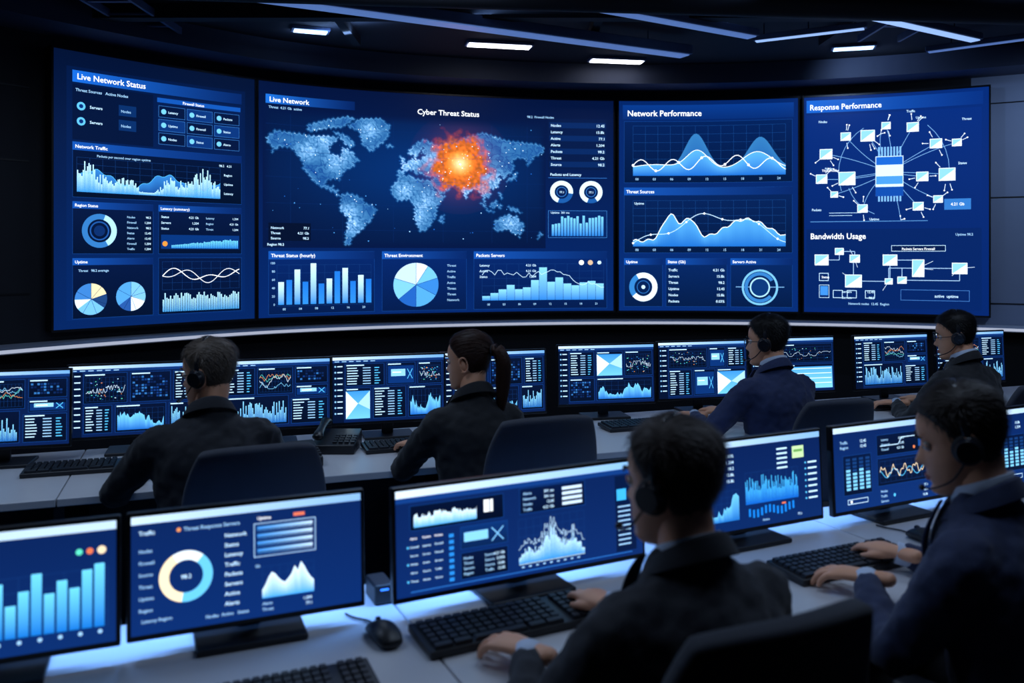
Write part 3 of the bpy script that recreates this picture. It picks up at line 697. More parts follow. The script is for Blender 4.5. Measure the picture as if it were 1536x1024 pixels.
def monitor(x,y,w,h,zb,yaw,drawf,seed,tilt=-3,parentz=.7505):
    e=empty('computer_monitor',(x,y,parentz),R(yaw))
    zb-=parentz; M=Matrix.Translation((0,0,zb+h/2))@Matrix.Rotation(R(tilt),4,'X')
    V,F=box((0,0,0),(w,.022,h));
    obj('bezel',[xf((V,F),M)],M_bezel,e,bevel=.004)
    obj('rear_shell',[xf(box((0,.025,0),(w*.72,.035,h*.7)),M)],M_plastic,e,bevel=.012)
    obj('stand_neck',[box((0,.055,(zb+h*.5)/2),(.055,.02,zb+h*.5)),xf(box((0,.045,0),(.07,.03,.07)),M)],M_plastic,e,bevel=.004)
    obj('stand_base',[box((0,.03,.007),(.24,.17,.014))],M_plastic,e,bevel=.005)
    bz=.009;c=Canvas(100*(w-2*bz)/(h-2*bz-.004),100,seed)
    if callable(drawf): drawf(c)
    else: dash_generic(c,drawf)
    ww=w-2*bz;hh=h-2*bz-.004
    def fn(px,py,z): 
        q=M@V3(((px/c.W-.5)*ww,-.0113-z*.00018,hh/2+.002-py/c.H*hh)); return (q.x,q.y,q.z)
    c.build('display_image',fn,M_disp,e)
    return e
hF=.273
monitor(-1.076,1.753,.52,hF,.79,22,dF0,11)
monitor(-.59,1.96,.515,hF,.79,23,dF1,12)
monitor(.035,2.225,.725,hF,.79,27,dF2,13)
monitor(.715,2.61,.57,.282,.79,26,dF3,14)
monitor(1.275,2.875,.60,.285,.79,26,dF4,15)
monitor(1.93,3.17,.55,.285,.79,26,dF4,16)
mid=[(-2.12,3.55,1,15),(-1.65,3.80,0,18),(-1.10,3.95,1,17),(-.585,4.12,2,16),(-.09,4.29,0,17),(.50,4.6,3,12),(1.05,4.78,6,14),(1.61,4.98,5,14),(2.25,5.15,1,18),(2.83,5.36,4,18)]
for i,(x,y,k,yw) in enumerate(mid):
    monitor(x+(.02 if i==0 else 0),y,.545,.325,.82,yw,k,30+i)

# ------------------------------------------------------------------ desks
def desk(name,p0,yaw,x0,x1,front,back,seams):
    e=empty(name,(p0[0],p0[1],0),yaw);L=x1-x0;cx=(x0+x1)/2;g=.004
    xs=[x0]+seams+[x1]
    obj('top',[box(((a+b)/2,(back-front)/2,.735),(b-a-g,front+back,.03)) for a,b in zip(xs[:-1],xs[1:])],M_desk,e,bevel=.004)
    obj('modesty_panel',[box((cx,back-.04,.36),(L-.02,.03,.72))],M_deskf,e)
    obj('legs',[box((x,(back-front)/2,.36),(.04,front+back-.12,.719)) for x in [x0+.04]+seams+[x1-.04]],M_deskf,e,bevel=.004)
    obj('cable_rail',[box((cx,back-.09,.69),(L-.1,.08,.05))],M_metal,e)
    return e
desk('control_room_desk',(-.6,4.09),R(19.6),-2.7,4.4,.61,.22,[-1.3,.25,1.75,3.2])
desk('control_room_desk',(.04,2.225),R(25.5),-1.9,2.7,.50,.24,[-.33,1.12])

# ------------------------------------------------------------------ keyboards, mice, phones
def keyboard(x,y,yaw,z=.7505,w=.44):
    e=empty('keyboard',(x,y,z),R(yaw));T=Matrix.Rotation(R(3),4,'X')
    obj('case',[xf(box((0,0,.013),(w,.145,.018)),T)],M_plastic,e,bevel=.004)
    K=[];n=18
    for r in range(6):
        yy=-.055+r*.022
        if r==0:
            for a,b in ((0,2),(2,4),(4,10),(10,12),(12,14),(15,16),(16,17),(17,18)): K.append(xf(box((-w/2+.012+(a+b)/2*(w-.024)/n,yy,.0255),((b-a)*(w-.024)/n-.003,.018,.009),taper=.9),T))
        else:
            for k in range(n):
                if k==14: continue
                K.append(xf(box((-w/2+.012+(k+.5)*(w-.024)/n,yy,.0255),((w-.024)/n-.003,.018,.009),taper=.85),T))
    obj('keys',K,M_keys,e)
def mouse(x,y,yaw):
    e=empty('computer_mouse',(x,y,.7505),R(yaw))
    obj('body',[stube([(0,-.05,.012,.026,.012),(0,-.03,.018,.031,.018),(0,0,.021,.031,.021),(0,.03,.017,.030,.017),(0,.052,.011,.025,.011)],4,16)],M_plastic,e,smooth=True)
    obj('wheel',[cyl((-.004,.032,.032),(.004,.032,.032),.009,16)],M_metal,e,smooth=True)
    obj('cable',[tube(cr([(0,.06,.006),(.005,.10,.004),(-.02,.14,.004),(-.03,.17,.004)],6),.0025,8)],M_plastic,e,smooth=True)
def phone(x,y,yaw):
    e=empty('desk_phone',(x,y,.7505),R(yaw))
    V,F=box((0,0,.02),(.19,.20,.04));V=[V3((p.x,p.y,p.z+(.035 if p.y>0 and p.z>.03 else 0))) for p in V]
    obj('base',[(V,F)],M_plastic,e,bevel=.006)
    obj('handset',[stube([(-.065,-.085,.075,.026,.016),(-.065,-.07,.085,.022,.013),(-.065,0,.10,.017,.012),(-.065,.07,.115,.022,.013),(-.065,.09,.108,.026,.016)],4,14)],M_bezel,e,smooth=True)
    obj('keypad',[xf(box((.005+i*.026,-.07+j*.026,.003),(.018,.016,.006)),Matrix.Translation((0,0,.058))@Matrix.Rotation(R(10),4,'X')) for i in range(4) for j in range(4)],M_keys,e)
    obj('cord',[tube([(-.105+.010*math.cos(t*1.9),-.09+.0035*t,.013+.008*math.sin(t*1.9)) for t in np.linspace(0,40,160)],.0022,6)],M_plastic,e,smooth=True)
keyboard(-.01,2.015,27);mouse(-.29,1.955,30);keyboard(-.44,1.68,24,w=.36)
keyboard(.93,2.42,25);mouse(1.25,2.62,20)
keyboard(-1.72,3.49,18);keyboard(-1.29,3.60,18,w=.32)
keyboard(-.45,3.90,20);keyboard(.66,4.36,20);keyboard(2.2,4.93,18);mouse(.98,4.50,15)
phone(-.90,3.60,25);phone(-.78,3.86,0)
def hub(x,y,yaw):
    e=empty('usb_hub',(x,y,.7505),R(yaw));obj('case',[box((0,0,.025),(.05,.09,.05))],M_plastic,e,bevel=.006);obj('indicator',[box((0,-.0455,.038),(.02,.002,.004))],M_blue,e)
hub(-.335,2.19,25)

# ------------------------------------------------------------------ office chair
def chair(x,y,yaw,top=1.0,arm=.672):
    e=empty('office_chair',(x,y,0),R(yaw));P=[];C=[]
    for k in range(5):
        a=R(72*k+18);d=V3((math.cos(a),math.sin(a),0))
        P.append(stube([tuple(d*.03)[:2]+(.12,.03,.022),tuple(d*.16)[:2]+(.105,.026,.016),tuple(d*.30)[:2]+(.078,.02,.012)],3,10))
        c=d*.30;s=V3((-d.y,d.x,0));
        for q in (-1,1): C.append(cyl(c+s*.012*q+V3((0,0,.03)),c+s*.028*q+V3((0,0,.03)),.03,18))
        C.append(cyl(c+V3((0,0,.03)),c+V3((0,0,.075)),.01,10))
    obj('star_base',P,M_chairp,e,smooth=True);obj('casters',C,M_chairp,e)
    obj('gas_column',[cyl((0,0,.1),(0,0,.26),.03),cyl((0,0,.26),(0,0,.39),.018),box((0,0,.385),(.2,.24,.04))],M_metal,e,bevel=.004)
    obj('seat',[box((0,.01,.432),(.49,.47,.06))],M_chair,e,bevel=.028)
    V=[];F=[];nu,nv=16,16
    for j in range(nv+1):
        v=-1+2*j/nv
        for i in range(nu+1):
            u=-1+2*i/nu
            uu=u*math.sqrt(1-.28*v*v*abs(v));vv=v*math.sqrt(1-.10*u*u*abs(u))
            t=(vv+1)/2;wd=.200+.02*math.sin(t*math.pi)
            V.append(V3((uu*wd,-.245-.06*t-.02*math.cos(t*5)+.045*uu*uu,.53+(top-.53)*t)))
    for j in range(nv):
        for i in range(nu): a=j*(nu+1)+i;F.append((a,a+1,a+nu+2,a+nu+1))
    obj('backrest',[(V,F)],M_chair,e,smooth=True,recalc=False,solid=.04,bevel=.012)
    obj('back_support',[stube([(0,-.10,.40,.03,.012),(0,-.25,.40,.03,.012),(0,-.315,.47,.03,.012),(0,-.315,.65,.035,.012),(0,-.335,.75,.03,.01)],4,10,up=(1,0,0))],M_chairp,e,smooth=True)
    A=[]
    for q in (-1,1):
        A.append(stube([(q*.2,-.02,.40,.018,.014),(q*.275,-.03,.42,.018,.014),(q*.285,-.04,.55,.018,.013),(q*.285,-.02,arm-.017,.02,.014)],4,10,up=(0,1,0)))
    obj('arm_posts',A,M_chairp,e,smooth=True)
    obj('arm_pads',[box((q*.285,.0,arm),(.075,.23,.026)) for q in (-1,1)],M_chairp,e,bevel=.011)
    return e

# ------------------------------------------------------------------ people
HL=[(-.117,.066,.018,.016),(-.112,.080,-.0,.030),(-.100,.089,-.02,.042),(-.085,.089,-.04,.050),(-.068,.090,-.052,.056),(-.050,.0905,-.062,.061),(-.030,.090,-.072,.066),(-.008,.087,-.084,.070),(.012,.085,-.092,.073),(.032,.0905,-.098,.0755),(.058,.089,-.101,.0765),(.082,.078,-.095,.073),(.102,.058,-.080,.062),(.116,.034,-.055,.044),(.124,.008,-.028,.022),(.1265,-.008,-.012,.003)]
def sst(x): x=max(0,min(1,x)); return x*x*(3-2*x)
HG=None
def head_grid():
    global HG
    if HG: return HG
    L=cr(HL,3);nt=56;G=[]
    for (z,yf,yb,hw) in L:
        row=[];cy=(yf+yb)/2;ry=(yf-yb)/2
        for k in range(nt):
            a=2*math.pi*k/nt;ca,sa=math.sin(a),math.cos(a)
            ex=2/2.25
            x=hw*math.copysign(abs(ca)**ex,ca);y=cy+ry*math.copysign(abs(sa)**ex,sa)
            if y>.03: x*=1-.10*sst((y-.03)/.06)
            if sa>0:
                t=(.026-z)/.058
                if 0<t<1.0: y+=.026*(t**1.2)*math.exp(-(x/(.006+.009*t))**2)
                elif 1<=t<1.2: y+=.026*(1-(t-1)/.2)*math.exp(-(x/.015)**2)
                for ex_ in (-.031,.031): y-=.010*math.exp(-((x-ex_)/.014)**2-((z-.008)/.011)**2)
                y+=.004*math.exp(-(x/.022)**2-((z+.062)/.006)**2)+.0035*math.exp(-(x/.02)**2-((z+.074)/.006)**2)
                y-=.003*math.exp(-(x/.02)**2-((z+.068)/.003)**2)
                y-=.004*math.exp(-(x/.03)**2-((z+.086)/.006)**2)
                y+=.005*math.exp(-(x/.016)**2-((z+.102)/.010)**2)
                y+=.003*math.exp(-((abs(x)-.03)/.014)**2-((z-.03)/.007)**2)
            row.append(V3((x,y,z)))
        G.append(row)
    HG=G;return G
def hairline(p,style):
    a=abs(math.degrees(math.atan2(p.x,p.y+.0)))
    if style=='woman': xs=[0,35,60,80,100,120,180];zs=[.088,.082,.06,.03,.0,-.04,-.075]
    else: xs=[0,35,52,66,80,92,104,118,180];zs=[.084,.080,.066,.045,.012,.002,.0,-.045,-.068]
    return float(np.interp(a,xs,zs))
def hairoff(p,style,vol):
    m=sst((p.z-hairline(p,style)+.004)/.016)
    top=sst((p.z-.03)/.085)
    side=sst((p.z+.05)/.09)
    return -.004+m*(.0065+.003*side+vol*(.15+.85*top)),m
def add_head(E,M,style,hairm,skin,headset,glasses,vol=.012,seed=0):
    G=head_grid();nt=len(G[0]);rn=random.Random(seed)
    V=[p for r in G for p in r];F=[]
    for j in range(len(G)-1):
        for k in range(nt): F.append((j*nt+k,j*nt+(k+1)%nt,(j+1)*nt+(k+1)%nt,(j+1)*nt+k))
    F.append(tuple(reversed(range(nt))));F.append(tuple((len(G)-1)*nt+k for k in range(nt)))
    obj('head',[xf((V,F),M)],skin,E,smooth=True,sub=1)
    ep=[]
    for q in (-1,1):
        Me=Matrix.Translation((q*.0775,-.010,-.004))@Matrix.Rotation(q*R(-24),4,'Z')@Matrix.Rotation(R(-8),4,'X')
        rim=[(q*(.006+.004*math.sin(t)),-.004+.017*math.cos(t)*(1+.15*math.sin(t)),.031*math.sin(t)) for t in np.linspace(0,2*math.pi,25)[:-1]]
        ep.append(xf(tube(rim,[.0042]*24,8,up=(1,0,0),closed=True),Me));ep.append(sphere((q*.001,-.002,.0),(.006,.015,.027),12,8,Me))
        ep.append(sphere((q*.003,.004,-.029),(.005,.008,.008),10,6,Me));ep.append(sphere((q*.005,.010,-.002),(.004,.005,.010),10,6,Me))
    obj('ears',[xf(p,M) for p in ep],skin,E,smooth=True)
    eyes=[sphere((q*.031,.0745,.008),.0115,14,10) for q in (-1,1)]
    obj('eyes',[xf(p,M) for p in eyes],M_eye,E,smooth=True)
    obj('irises',[xf(sphere((q*.031,.0845,.007),(.0052,.0022,.0052),12,6),M) for q in (-1,1)],M_iris,E,smooth=True)
    lids=[tube(cr([(q*.018,.079,.007),(q*.025,.0855,.0145),(q*.034,.0855,.015),(q*.044,.076,.008)],4),.0022,6) for q in (-1,1)]
    obj('eyelids',[xf(p,M) for p in lids],skin,E,smooth=True)
    obj('eyebrows',[xf(stube([(q*.014,.0935,.027,.002,.003),(q*.03,.094,.033,.003,.004),(q*.046,.083,.029,.002,.002)],4,8),M) for q in (-1,1)],hairm,E,smooth=True)
    obj('lips',[xf(stube([(-.022,.084,-.068,.001,.001),(-.01,.0935,-.065,.003,.003),(0,.095,-.066,.003,.003),(.01,.0935,-.065,.003,.003),(.022,.084,-.068,.001,.001)],4,8),M),xf(stube([(-.019,.084,-.070,.001,.001),(0,.0935,-.0735,.004,.0038),(.019,.084,-.070,.001,.001)],5,8),M)],M_lip,E,smooth=True)
    C=V3((0,-.005,.015));HV=[];pts=[]
    for r in G:
        for p in r:
            n=(p-C).normalized();o,m=hairoff(p,style,vol)
            nn=noise.noise(V3((p.x*35,p.y*35,p.z*20+seed)))*.002*m
            q=p+n*(o+nn);HV.append(q)
            if m>.4: pts.append((p,n,o,p.z))
    obj('hair_cap',[xf((HV,F),M)],hairm,E,smooth=True,sub=1)
    SV=[];SF=[]
    def strand(a,b,c,w,n):
        s=(c-a).cross(n)
        if s.length<1e-6: return
        s.normalize();k=len(SV)
        SV.extend([a-s*w,a+s*w,b+s*w*.8,b-s*w*.8,c+s*w*.15,c-s*w*.15]);SF.extend([(k,k+1,k+2,k+3),(k+3,k+2,k+4,k+5)])
    tail=V3((0,-.115,.045))
    for i in range(6500):
        p,n,o,pz=rn.choice(pts);p=p+V3((rn.uniform(-.006,.006),rn.uniform(-.006,.006),rn.uniform(-.006,.006)))
        base=p+n*(o-.001)
        if style=='woman':
            d=(tail-base)
            if d.length<.02: continue
            d.normalize();d=(d-n*d.dot(n)).normalized();L=.035;lift=.0006
        else:
            top=sst((p.z-.05)/.06)
            d=V3((rn.uniform(-.25,.25)+.35*top,-.35+(.9*top if p.y>-.02 else -.2),-1+.9*top));d=(d-n*d.dot(n))
            if d.length<.05: continue
            d.normalize();L=rn.uniform(.012,.022)*(1+.5*top);lift=rn.uniform(.0005,.0024)
        strand(base,base+d*L*.5+n*(lift),base+d*L-n*(.0025 if style=='woman' else .0015)+n*lift*.5,rn.uniform(.0004,.0008),n)
    if style=='woman':
        path=cr([(0,-.105,.045,.018,.018),(0,-.140,.050,.026,.026),(0.004,-.160,.0,.032,.030),(.006,-.155,-.08,.034,.028),(.0,-.145,-.16,.026,.020),(0,-.138,-.225,.007,.007)],5)
        obj('ponytail',[xf(tube([a[:3] for a in path],[(a[3],a[4]) for a in path],18,up=(0,1,0.2)),M)],hairm,E,smooth=True,disp=.006,dscale=.02)
        obj('hair_tie',[xf(tube([(.021*math.cos(t),-.118,.048+.021*math.sin(t)) for t in np.linspace(0,2*math.pi,21)[:-1]],.005,8,up=(0,1,0),closed=True),M)],M_cush,E,smooth=True)
        for i in range(700):
            j=rn.randrange(3,len(path)-6);a0=rn.uniform(0,6.28)
            P=[]
            for jj in (j,j+2,j+5):
                a=path[jj];P.append(V3((a[0]+a[3]*1.05*math.cos(a0),a[1]+a[4]*1.05*math.sin(a0),a[2])))
            nn=V3((math.cos(a0),math.sin(a0),0));strand(P[0],P[1]+nn*.002,P[2]+nn*rn.uniform(0,.006),.0010,nn)
    obj('hair_strands',[xf((SV,SF),M)],hairm,E,recalc=False)
    if headset:
        band=[(.090*math.cos(t),-.012,.012+(.122+vol)*math.sin(t)) for t in np.linspace(R(4),R(176),25)]
        H=[tube(band,[(.004,.010)]*25,8,up=(0,1,0))]
        H+= [cyl((q*.086,-.005,-.004),(q*.106,-.005,-.006),.030,24,.026) for q in (-1,1)]
        H+= [stube([(q*.094,-.012,.02,.005,.010),(q*.097,-.009,.0,.005,.012)],3,8,up=(0,1,0)) for q in (-1,1)]
        obj('headset_band',[xf(p,M) for p in H],M_head,E,smooth=False,bevel=.002)
        obj('headset_cushions',[xf(tube([(q*.084,-.005+.025*math.cos(t),-.004+.027*math.sin(t)) for t in np.linspace(0,6.283,25)[:-1]],.009,10,up=(1,0,0),closed=True),M) for q in (-1,1)],M_cush,E,smooth=True)
        bm=cr([(-.100,.0,-.02),(-.096,.04,-.062),(-.068,.085,-.082),(-.040,.108,-.084)],6)
        obj('headset_microphone',[xf(tube([tuple(a) for a in bm],.0024,8),M),xf(sphere((-.036,.110,-.084),(.011,.007,.007),12,8),M)],M_head,E,smooth=True)
    if glasses:
        g=[]
        for q in (-1,1):
            g.append(tube([(q*.032+.021*math.cos(t),.101,.006+.015*math.sin(t)) for t in np.linspace(0,6.283,25)[:-1]],.0019,6,up=(0,1,0),closed=True))
            g.append(tube([(q*.053,.100,.009),(q*.070,.07,.010),(q*.079,.0,.010),(q*.076,-.015,.002)],.0019,6))
        g.append(tube([(-.011,.101,.01),(0,.104,.012),(.011,.101,.01)],.0019,6))
        obj('glasses',[xf(p,M) for p in g],M_head,E,smooth=True)
def hand_parts(left,curl=1.0):
    q=1 if left else -1
    P=[stube([(0,-.055,.0,.025,.019),(0,-.01,.0,.027,.018),(q*.002,.03,.001,.036,.016),(q*.001,.065,.002,.041,.0145),(0,.085,.0,.038,.012)],4,18)]
    for x,L,sp,y in ((.030,.074,6,.082),(.0105,.083,1,.086),(-.0095,.077,-4,.083),(-.028,.060,-10,.074)):
        d=V3((math.sin(R(sp))*q,math.cos(R(sp)),0));p=V3((q*x,y-.012,.0));rows=[(p.x,p.y,p.z,.0105,.010)]
        c=p.copy()
        for (f,a,r) in ((.18,4,.0102),(.30,8,.0096),(.29,38*curl,.0086),(.23,58*curl,.0074)):
            c=c+(d*math.cos(R(a))-V3((0,0,math.sin(R(a)))))*L*f*1.08;rows.append((c.x,c.y,c.z,r,r*.95))
        P.append(stube(rows,3,12))
    P.append(stube([(q*.014,.012,-.004,.015,.013),(q*.034,.036,-.009,.0125,.012),(q*.047,.060,-.014,.0105,.010),(q*.049,.083,-.019,.0078,.0072)],4,12))
    return P
def person(name,hips,yaw,lean,hyaw,hpitch,hl,hr,suitm,hairm,style='man',headset=True,glasses=False,w=1.0,skin=M_skin,vol=.012,seed=0,hroll=0,dz=0.0,shirt=True,collar_h=.042):
    yw=R(yaw);E=empty(name,(hips[0],hips[1],0),yw)
    MI=(Matrix.Translation((hips[0],hips[1],0))@Matrix.Rotation(yw,4,'Z')).inverted()
    ly=lambda z:lean*max(0,z-.5)
    T=[(-.02,.464,.160,.125),(-.02,.50,.185,.140),(-.01,.60,.182,.130),(0,.72,.176,.122),(.0,.82,.190,.128),(0,.9,.202,.126),(0,.955,.198,.112),(0,.995,.165,.094),(0,1.028,.112,.078),(0.002,1.055,.078,.068),(.008,1.078,.064,.062)]
    rows=[(0,y+ly(z),z+dz*sst((z-.5)/.4),rx*w,ry*(.5+.5*w)) for y,z,rx,ry in T]
    jac=[stube(rows,3,28,up=(0,1,0),round_end=False)]
    cuffs=[]
    for q,(tgt,hy) in ((-1,hl),(1,hr)):
        left=(q==-1)
        S=V3((q*.172*w,ly(.955)+.0,.952+dz));Tt=MI@V3(tgt);d=Tt-S
        l1,l2=.285*(.5+.5*w),.255*(.5+.5*w)
        if d.length>l1+l2-.01: Tt=S+d.normalized()*(l1+l2-.01);d=Tt-S
        D=d.length;a=(l1*l1-l2*l2+D*D)/(2*D);h=math.sqrt(max(0,l1*l1-a*a))
        pole=V3((q*.75,-.35,-.75));dn=d.normalized();pole=(pole-dn*pole.dot(dn)).normalized()
        El=S+dn*a+pole*h
        f=(Tt-El).normalized()
        k=.5+.5*w
        jac.append(stube([(q*.10*w,S.y,S.z+.005,.055*k,.055*k),(S.x,S.y,S.z,.068*k,.070*k),tuple((S*.62+El*.38)+V3((q*.008,0,0)))+(.061*k,.062*k),tuple(El*.93+S*.07)+(.052*k,.054*k),tuple(El*.85+Tt*.15)+(.051*k,.051*k),tuple(El*.5+Tt*.5)+(.046*k,.046*k),tuple(El*.08+Tt*.92-f*.01)+(.036*k,.036*k)],4,16,up=(0.02,.3,1)))
        if shirt: cuffs.append(tube([Tt-f*.05,Tt+f*.004],[.029*k,.030*k],18,up=(.01,.2,1)))
        hyl=R(hy)-yw
        Mh=Matrix.Translation(Tt+V3((0,0,.002)))@Matrix.Rotation(hyl,4,'Z')@Matrix.Rotation(R(-4),4,'X')@Matrix.Scale(.97*(.55+.45*w),4)
        obj('left_hand' if left else 'right_hand',[xf(p,Mh) for p in hand_parts(left)],skin,E,smooth=True,remesh=.0034,smoothit=3)
    obj('jacket',jac,suitm,E,smooth=True,remesh=.011,smoothit=5,disp=.024,dscale=.10,disp2=.013)
    if cuffs: obj('shirt_cuffs',cuffs,M_shirt,E,smooth=True)
    # shirt front, tie and lapels on the chest
    def ribbon(rws,off):
        V=[];Fq=[];n=6
        rr=cr(rws,4)
        for (xa,xb,y,z) in rr:
            for i in range(n+1):
                x=xa+(xb-xa)*i/n
                V.append(V3((x,y+ly(z)+off-1.6*x*x,z+dz)))
        for j in range(len(rr)-1):
            for i in range(n): a=j*(n+1)+i;Fq.append((a,a+1,a+n+2,a+n+1))
        return V,Fq
    prof=[(1.045,.066),(1.01,.088),(.96,.112),(.90,.126),(.83,.130)]
    wd=[.044,.044,.036,.024,.006]
    obj('shirt_front',[ribbon([(-a,a,y,z) for (z,y),a in zip(prof,wd)],.010)],M_shirt if style=='man' else M_cush,E,smooth=True,recalc=False,solid=.004)
    if style=='man': obj('tie',[ribbon([(-a,a,y,z) for (z,y),a in zip(prof,[.012,.013,.017,.020,.022])],.015)],M_tie,E,smooth=True,recalc=False,solid=.005)
    for q in (-1,1):
        obj('lapel_left' if q<0 else 'lapel_right',[ribbon([(q*a,q*(a+b),y,z) for (z,y),a,b in zip(prof,wd,[.018,.034,.046,.030,.008])],.019)],suitm,E,smooth=True,recalc=False,solid=.006)
    def collar(r,z,h,t,tilt,flare):
        V=[];F=[];n=40
        for i in range(n+1):
            a=R(-160+320*i/n);sx=math.sin(a);cy=-math.cos(a)
            for (rr,zz) in ((r,z+h),(r+t,z+h-.002),(r+t+flare,z),(r+flare*.6,z)):
                V.append(V3((rr*sx,rr*.98*cy+ly(1.06)+.006,zz-tilt*cy*.9+dz)))
        for i in range(n):
            for k in range(4): F.append((i*4+k,i*4+(k+1)%4,(i+1)*4+(k+1)%4,(i+1)*4+k))
        F.append((0,1,2,3));F.append((n*4+3,n*4+2,n*4+1,n*4))
        return V,F
    if shirt: obj('shirt_collar',[collar(.060,1.060,collar_h,.004,.03,.006)],M_shirt,E,smooth=True)
    obj('jacket_collar',[collar(.066,1.035,.040,.010,.05,.022)],suitm,E,smooth=True,bevel=.003)
    hp=V3((0,ly(1.18)+.035,1.18+dz));
    MH=Matrix.Translation(hp)@Matrix.Rotation(R(hyaw)-yw,4,'Z')@Matrix.Rotation(R(hpitch),4,'X')@Matrix.Rotation(R(hroll),4,'Y')
    if w<1: MH=MH@Matrix.Scale(.95,4)
    nb=MH@V3((0,-.018,-.045))
    obj('neck',[stube([(0,ly(1.0),1.0+dz,.058,.058),(0,ly(1.06)+.006,1.06+dz,.055*(.4+.6*w),.056*(.4+.6*w)),tuple(nb)+(.056*(.4+.6*w),.060*(.5+.5*w))],4,20,up=(0,1,0))],skin,E,smooth=True)
    add_head(E,MH,style,hairm,skin,headset,glasses,vol,seed)
    lg=[];sh=[]
    for q in (-1,1):
        lg.append(stube([(q*.085,-.05,.548,.082,.078),(q*.10,.12,.555,.082,.074),(q*.12,.30,.555,.07,.065),(q*.125,.42,.535,.062,.060),(q*.125,.44,.44,.058,.058),(q*.125,.42,.28,.056,.058),(q*.125,.40,.10,.052,.05)],4,16,up=(1,0.02,0)))
        sh.append(stube([(q*.125,.36,.047,.035,.04),(q*.128,.42,.047,.040,.045),(q*.132,.52,.036,.046,.032),(q*.133,.60,.026,.036,.022)],4,16,up=(0,0,1)))
    lg.append(sphere((0,-.03,.555),(.17*w,.12,.086)))
    obj('trousers',lg,M_trous,E,smooth=True,remesh=.014,smoothit=4,disp=.01,dscale=.08)
    obj('shoes',sh,M_shoe,E,smooth=True)
    return E
S_dark=suit('suit_charcoal',(19,22,32));S_navy=suit('suit_navy',(28,44,88));S_black=suit('suit_black',(14,16,23));S_grey=suit('suit_slate',(23,27,40));S_nav2=suit('suit_blue',(30,44,82))
def hair(n,c): return mat(n,c,.5,var=.5,scale=220,bump=.2,bscale=300,spec=.25)
H_grey=hair('hair_grey',(98,86,76));H_brown=hair('hair_brown',(56,34,25));H_black=hair('hair_black',(18,15,15));H_salt=hair('hair_salt_pepper',(56,46,42));H_db=hair('hair_dark_brown',(34,25,22))
zw=.80
person('seated_man',(-1.06,3.06),24,.12,76,-6,((-1.44,3.36,zw+.005),50),((-1.15,3.50,zw),30),S_dark,H_grey,headset=True,glasses=True,seed=1,vol=.004,shirt=False)
person('seated_woman',(-.125,3.42),26,.12,66,-4,((-.42,3.72,zw),38),((-.22,3.86,zw),20),S_black,H_brown,style='woman',headset=False,w=.88,seed=2,vol=.006,shirt=False)
person('seated_man',(1.32,4.21),24,.12,60,-3,((.93,4.42,zw),60),((1.10,4.56,zw),40),S_navy,H_black,glasses=True,seed=3,vol=.010)
person('seated_man',(2.42,4.5),26,.14,68,-8,((2.12,4.78,zw),60),((2.32,4.92,zw),30),S_black,H_black,glasses=True,seed=4,vol=.010)
person('seated_man',(.375,1.60),30,.12,48,-4,((.035,1.79,zw),46),((.22,2.03,zw),24),S_grey,H_salt,seed=5,vol=.006,dz=-.014,collar_h=.030)
person('seated_man',(1.145,1.94),42,.14,66,-14,((.90,2.20,zw),52),((1.06,2.38,zw),30),S_nav2,H_db,seed=6,vol=.010)
chair(-.90,2.94,24,1.03);chair(.02,3.31,22,1.05);chair(1.36,4.10,20,.98);chair(2.48,4.43,20,1.0);chair(.29,1.56,26,1.08);chair(1.15,1.88,24,1.0,arm=.70)

# ------------------------------------------------------------------ lights
def area(name,loc,size,energy,col,rot=(0,0,0),sy=None):
    l=bpy.data.lights.new(name,'AREA');l.energy=energy;l.color=col;l.size=size
    if sy: l.shape='RECTANGLE';l.size_y=sy
    o=bpy.data.objects.new(name,l);o.location=loc;o.rotation_euler=rot;link(o);return o
def spot(name,loc,tgt,energy,col,ang=90,blend=.8,r=.03):
    l=bpy.data.lights.new(name,'SPOT');l.energy=energy;l.color=col;l.spot_size=R(ang);l.spot_blend=blend;l.shadow_soft_size=r
    o=bpy.data.objects.new(name,l);o.location=loc;o.rotation_euler=(V3(tgt)-V3(loc)).to_track_quat('-Z','Y').to_euler();link(o);return o
cool=(.55,.72,1.0)
area('added_overhead_fill',(-1.8,2.6,3.15),1.0,17,cool)  # four soft lamps added above the view to light the room
area('added_overhead_fill',(.9,2.1,3.15),1.0,12,cool)
area('added_overhead_fill',(2.6,3.6,3.15),1.0,18,cool)
area('added_overhead_fill',(-.6,4.4,3.15),1.0,12,cool)
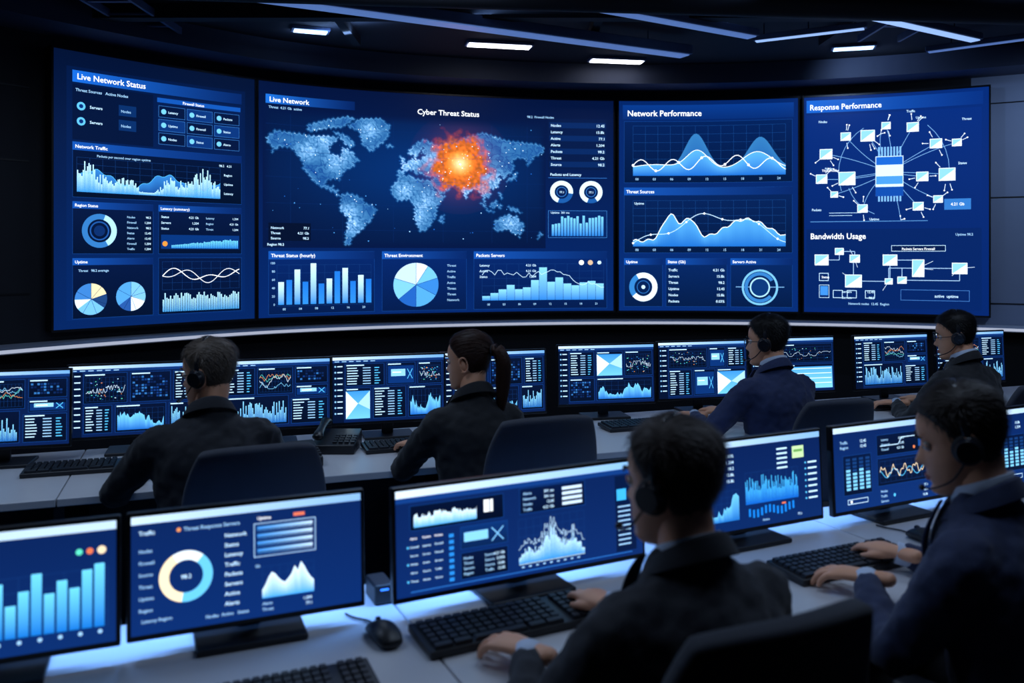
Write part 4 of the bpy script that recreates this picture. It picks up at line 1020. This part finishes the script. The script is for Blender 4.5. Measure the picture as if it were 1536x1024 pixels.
for x,y,l,a in ((-.3,5.85,3.0,27.6),(2.2,5.6,2.4,31),(-2.6,3.6,2.2,38.6),(3.9,4.9,2.0,31)):
    area('added_ceiling_fill',(x,y,3.224),l,6,(.30,.52,1.0),(R(180),0,-R(a)),.06)  # added lamp on top of the bars to brighten the ceiling
# added spots that brighten the walls; can and drop rod are made up
def mounted_wall_fill(loc,tgt,en,col,ang):
    e=empty('added_wall_light_mount',loc)
    d=(V3(tgt)-V3(loc)).normalized()
    obj('can',[tube([-d*.16,-d*.045,-d*.04],[.04,.045,.045],20)],M_plastic,e,smooth=False,bevel=.004)
    obj('rod',[cyl(-d*.1,-d*.1+V3((0,0,H-loc[2]+d.z*.1)),.008,10)],M_metal,e)
    spot('added_wall_spot',loc,tgt,en,col,ang)
mounted_wall_fill((4.55,5.9,2.95),(4.45,7.1,1.9),45,(.5,.68,1.0),125)
spot('added_wall_spot',(2.75,6.9,3.22),(3.2,7.5,3.0),8,(.4,.6,1.0),120)  # extra spot added under the downlight to lift the wall top
mounted_wall_fill((-3.3,4.0,2.95),(-3.95,4.9,1.9),7,(.3,.5,1.0),100)
for x,y,w,yw,en in ((-1.076,1.753,.5,22,2.2),(-.59,1.96,.5,23,3),(.04,2.225,.65,27,4.5),(.715,2.61,.5,26,2.6),(1.275,2.875,.55,26,2.6),(1.93,3.17,.5,26,2.4)):
    a=R(yw);area('added_desk_glow',(x-math.sin(a)*.075,y+math.cos(a)*.075,1.0),w,en,(.15,.40,1.0),(0,0,a),.03)  # blue lamp added behind each front monitor for glow on the desk
sc.world=bpy.data.worlds.new('World');sc.world.use_nodes=True
sc.world.node_tree.nodes['Background'].inputs[0].default_value=(.01,.02,.05,1)
# ------------------------------------------------------------------ camera
cd=bpy.data.cameras.new('Camera');cam=bpy.data.objects.new('Camera',cd);link(cam)
cam.location=(0,0,1.62);cam.rotation_euler=(R(90),0,0)
cd.sensor_width=36;cd.lens=1300/1536*36;cd.shift_y=-131/1536;cd.clip_start=.05
cd.dof.use_dof=True;cd.dof.focus_distance=5.0;cd.dof.aperture_fstop=2.6
sc.camera=cam
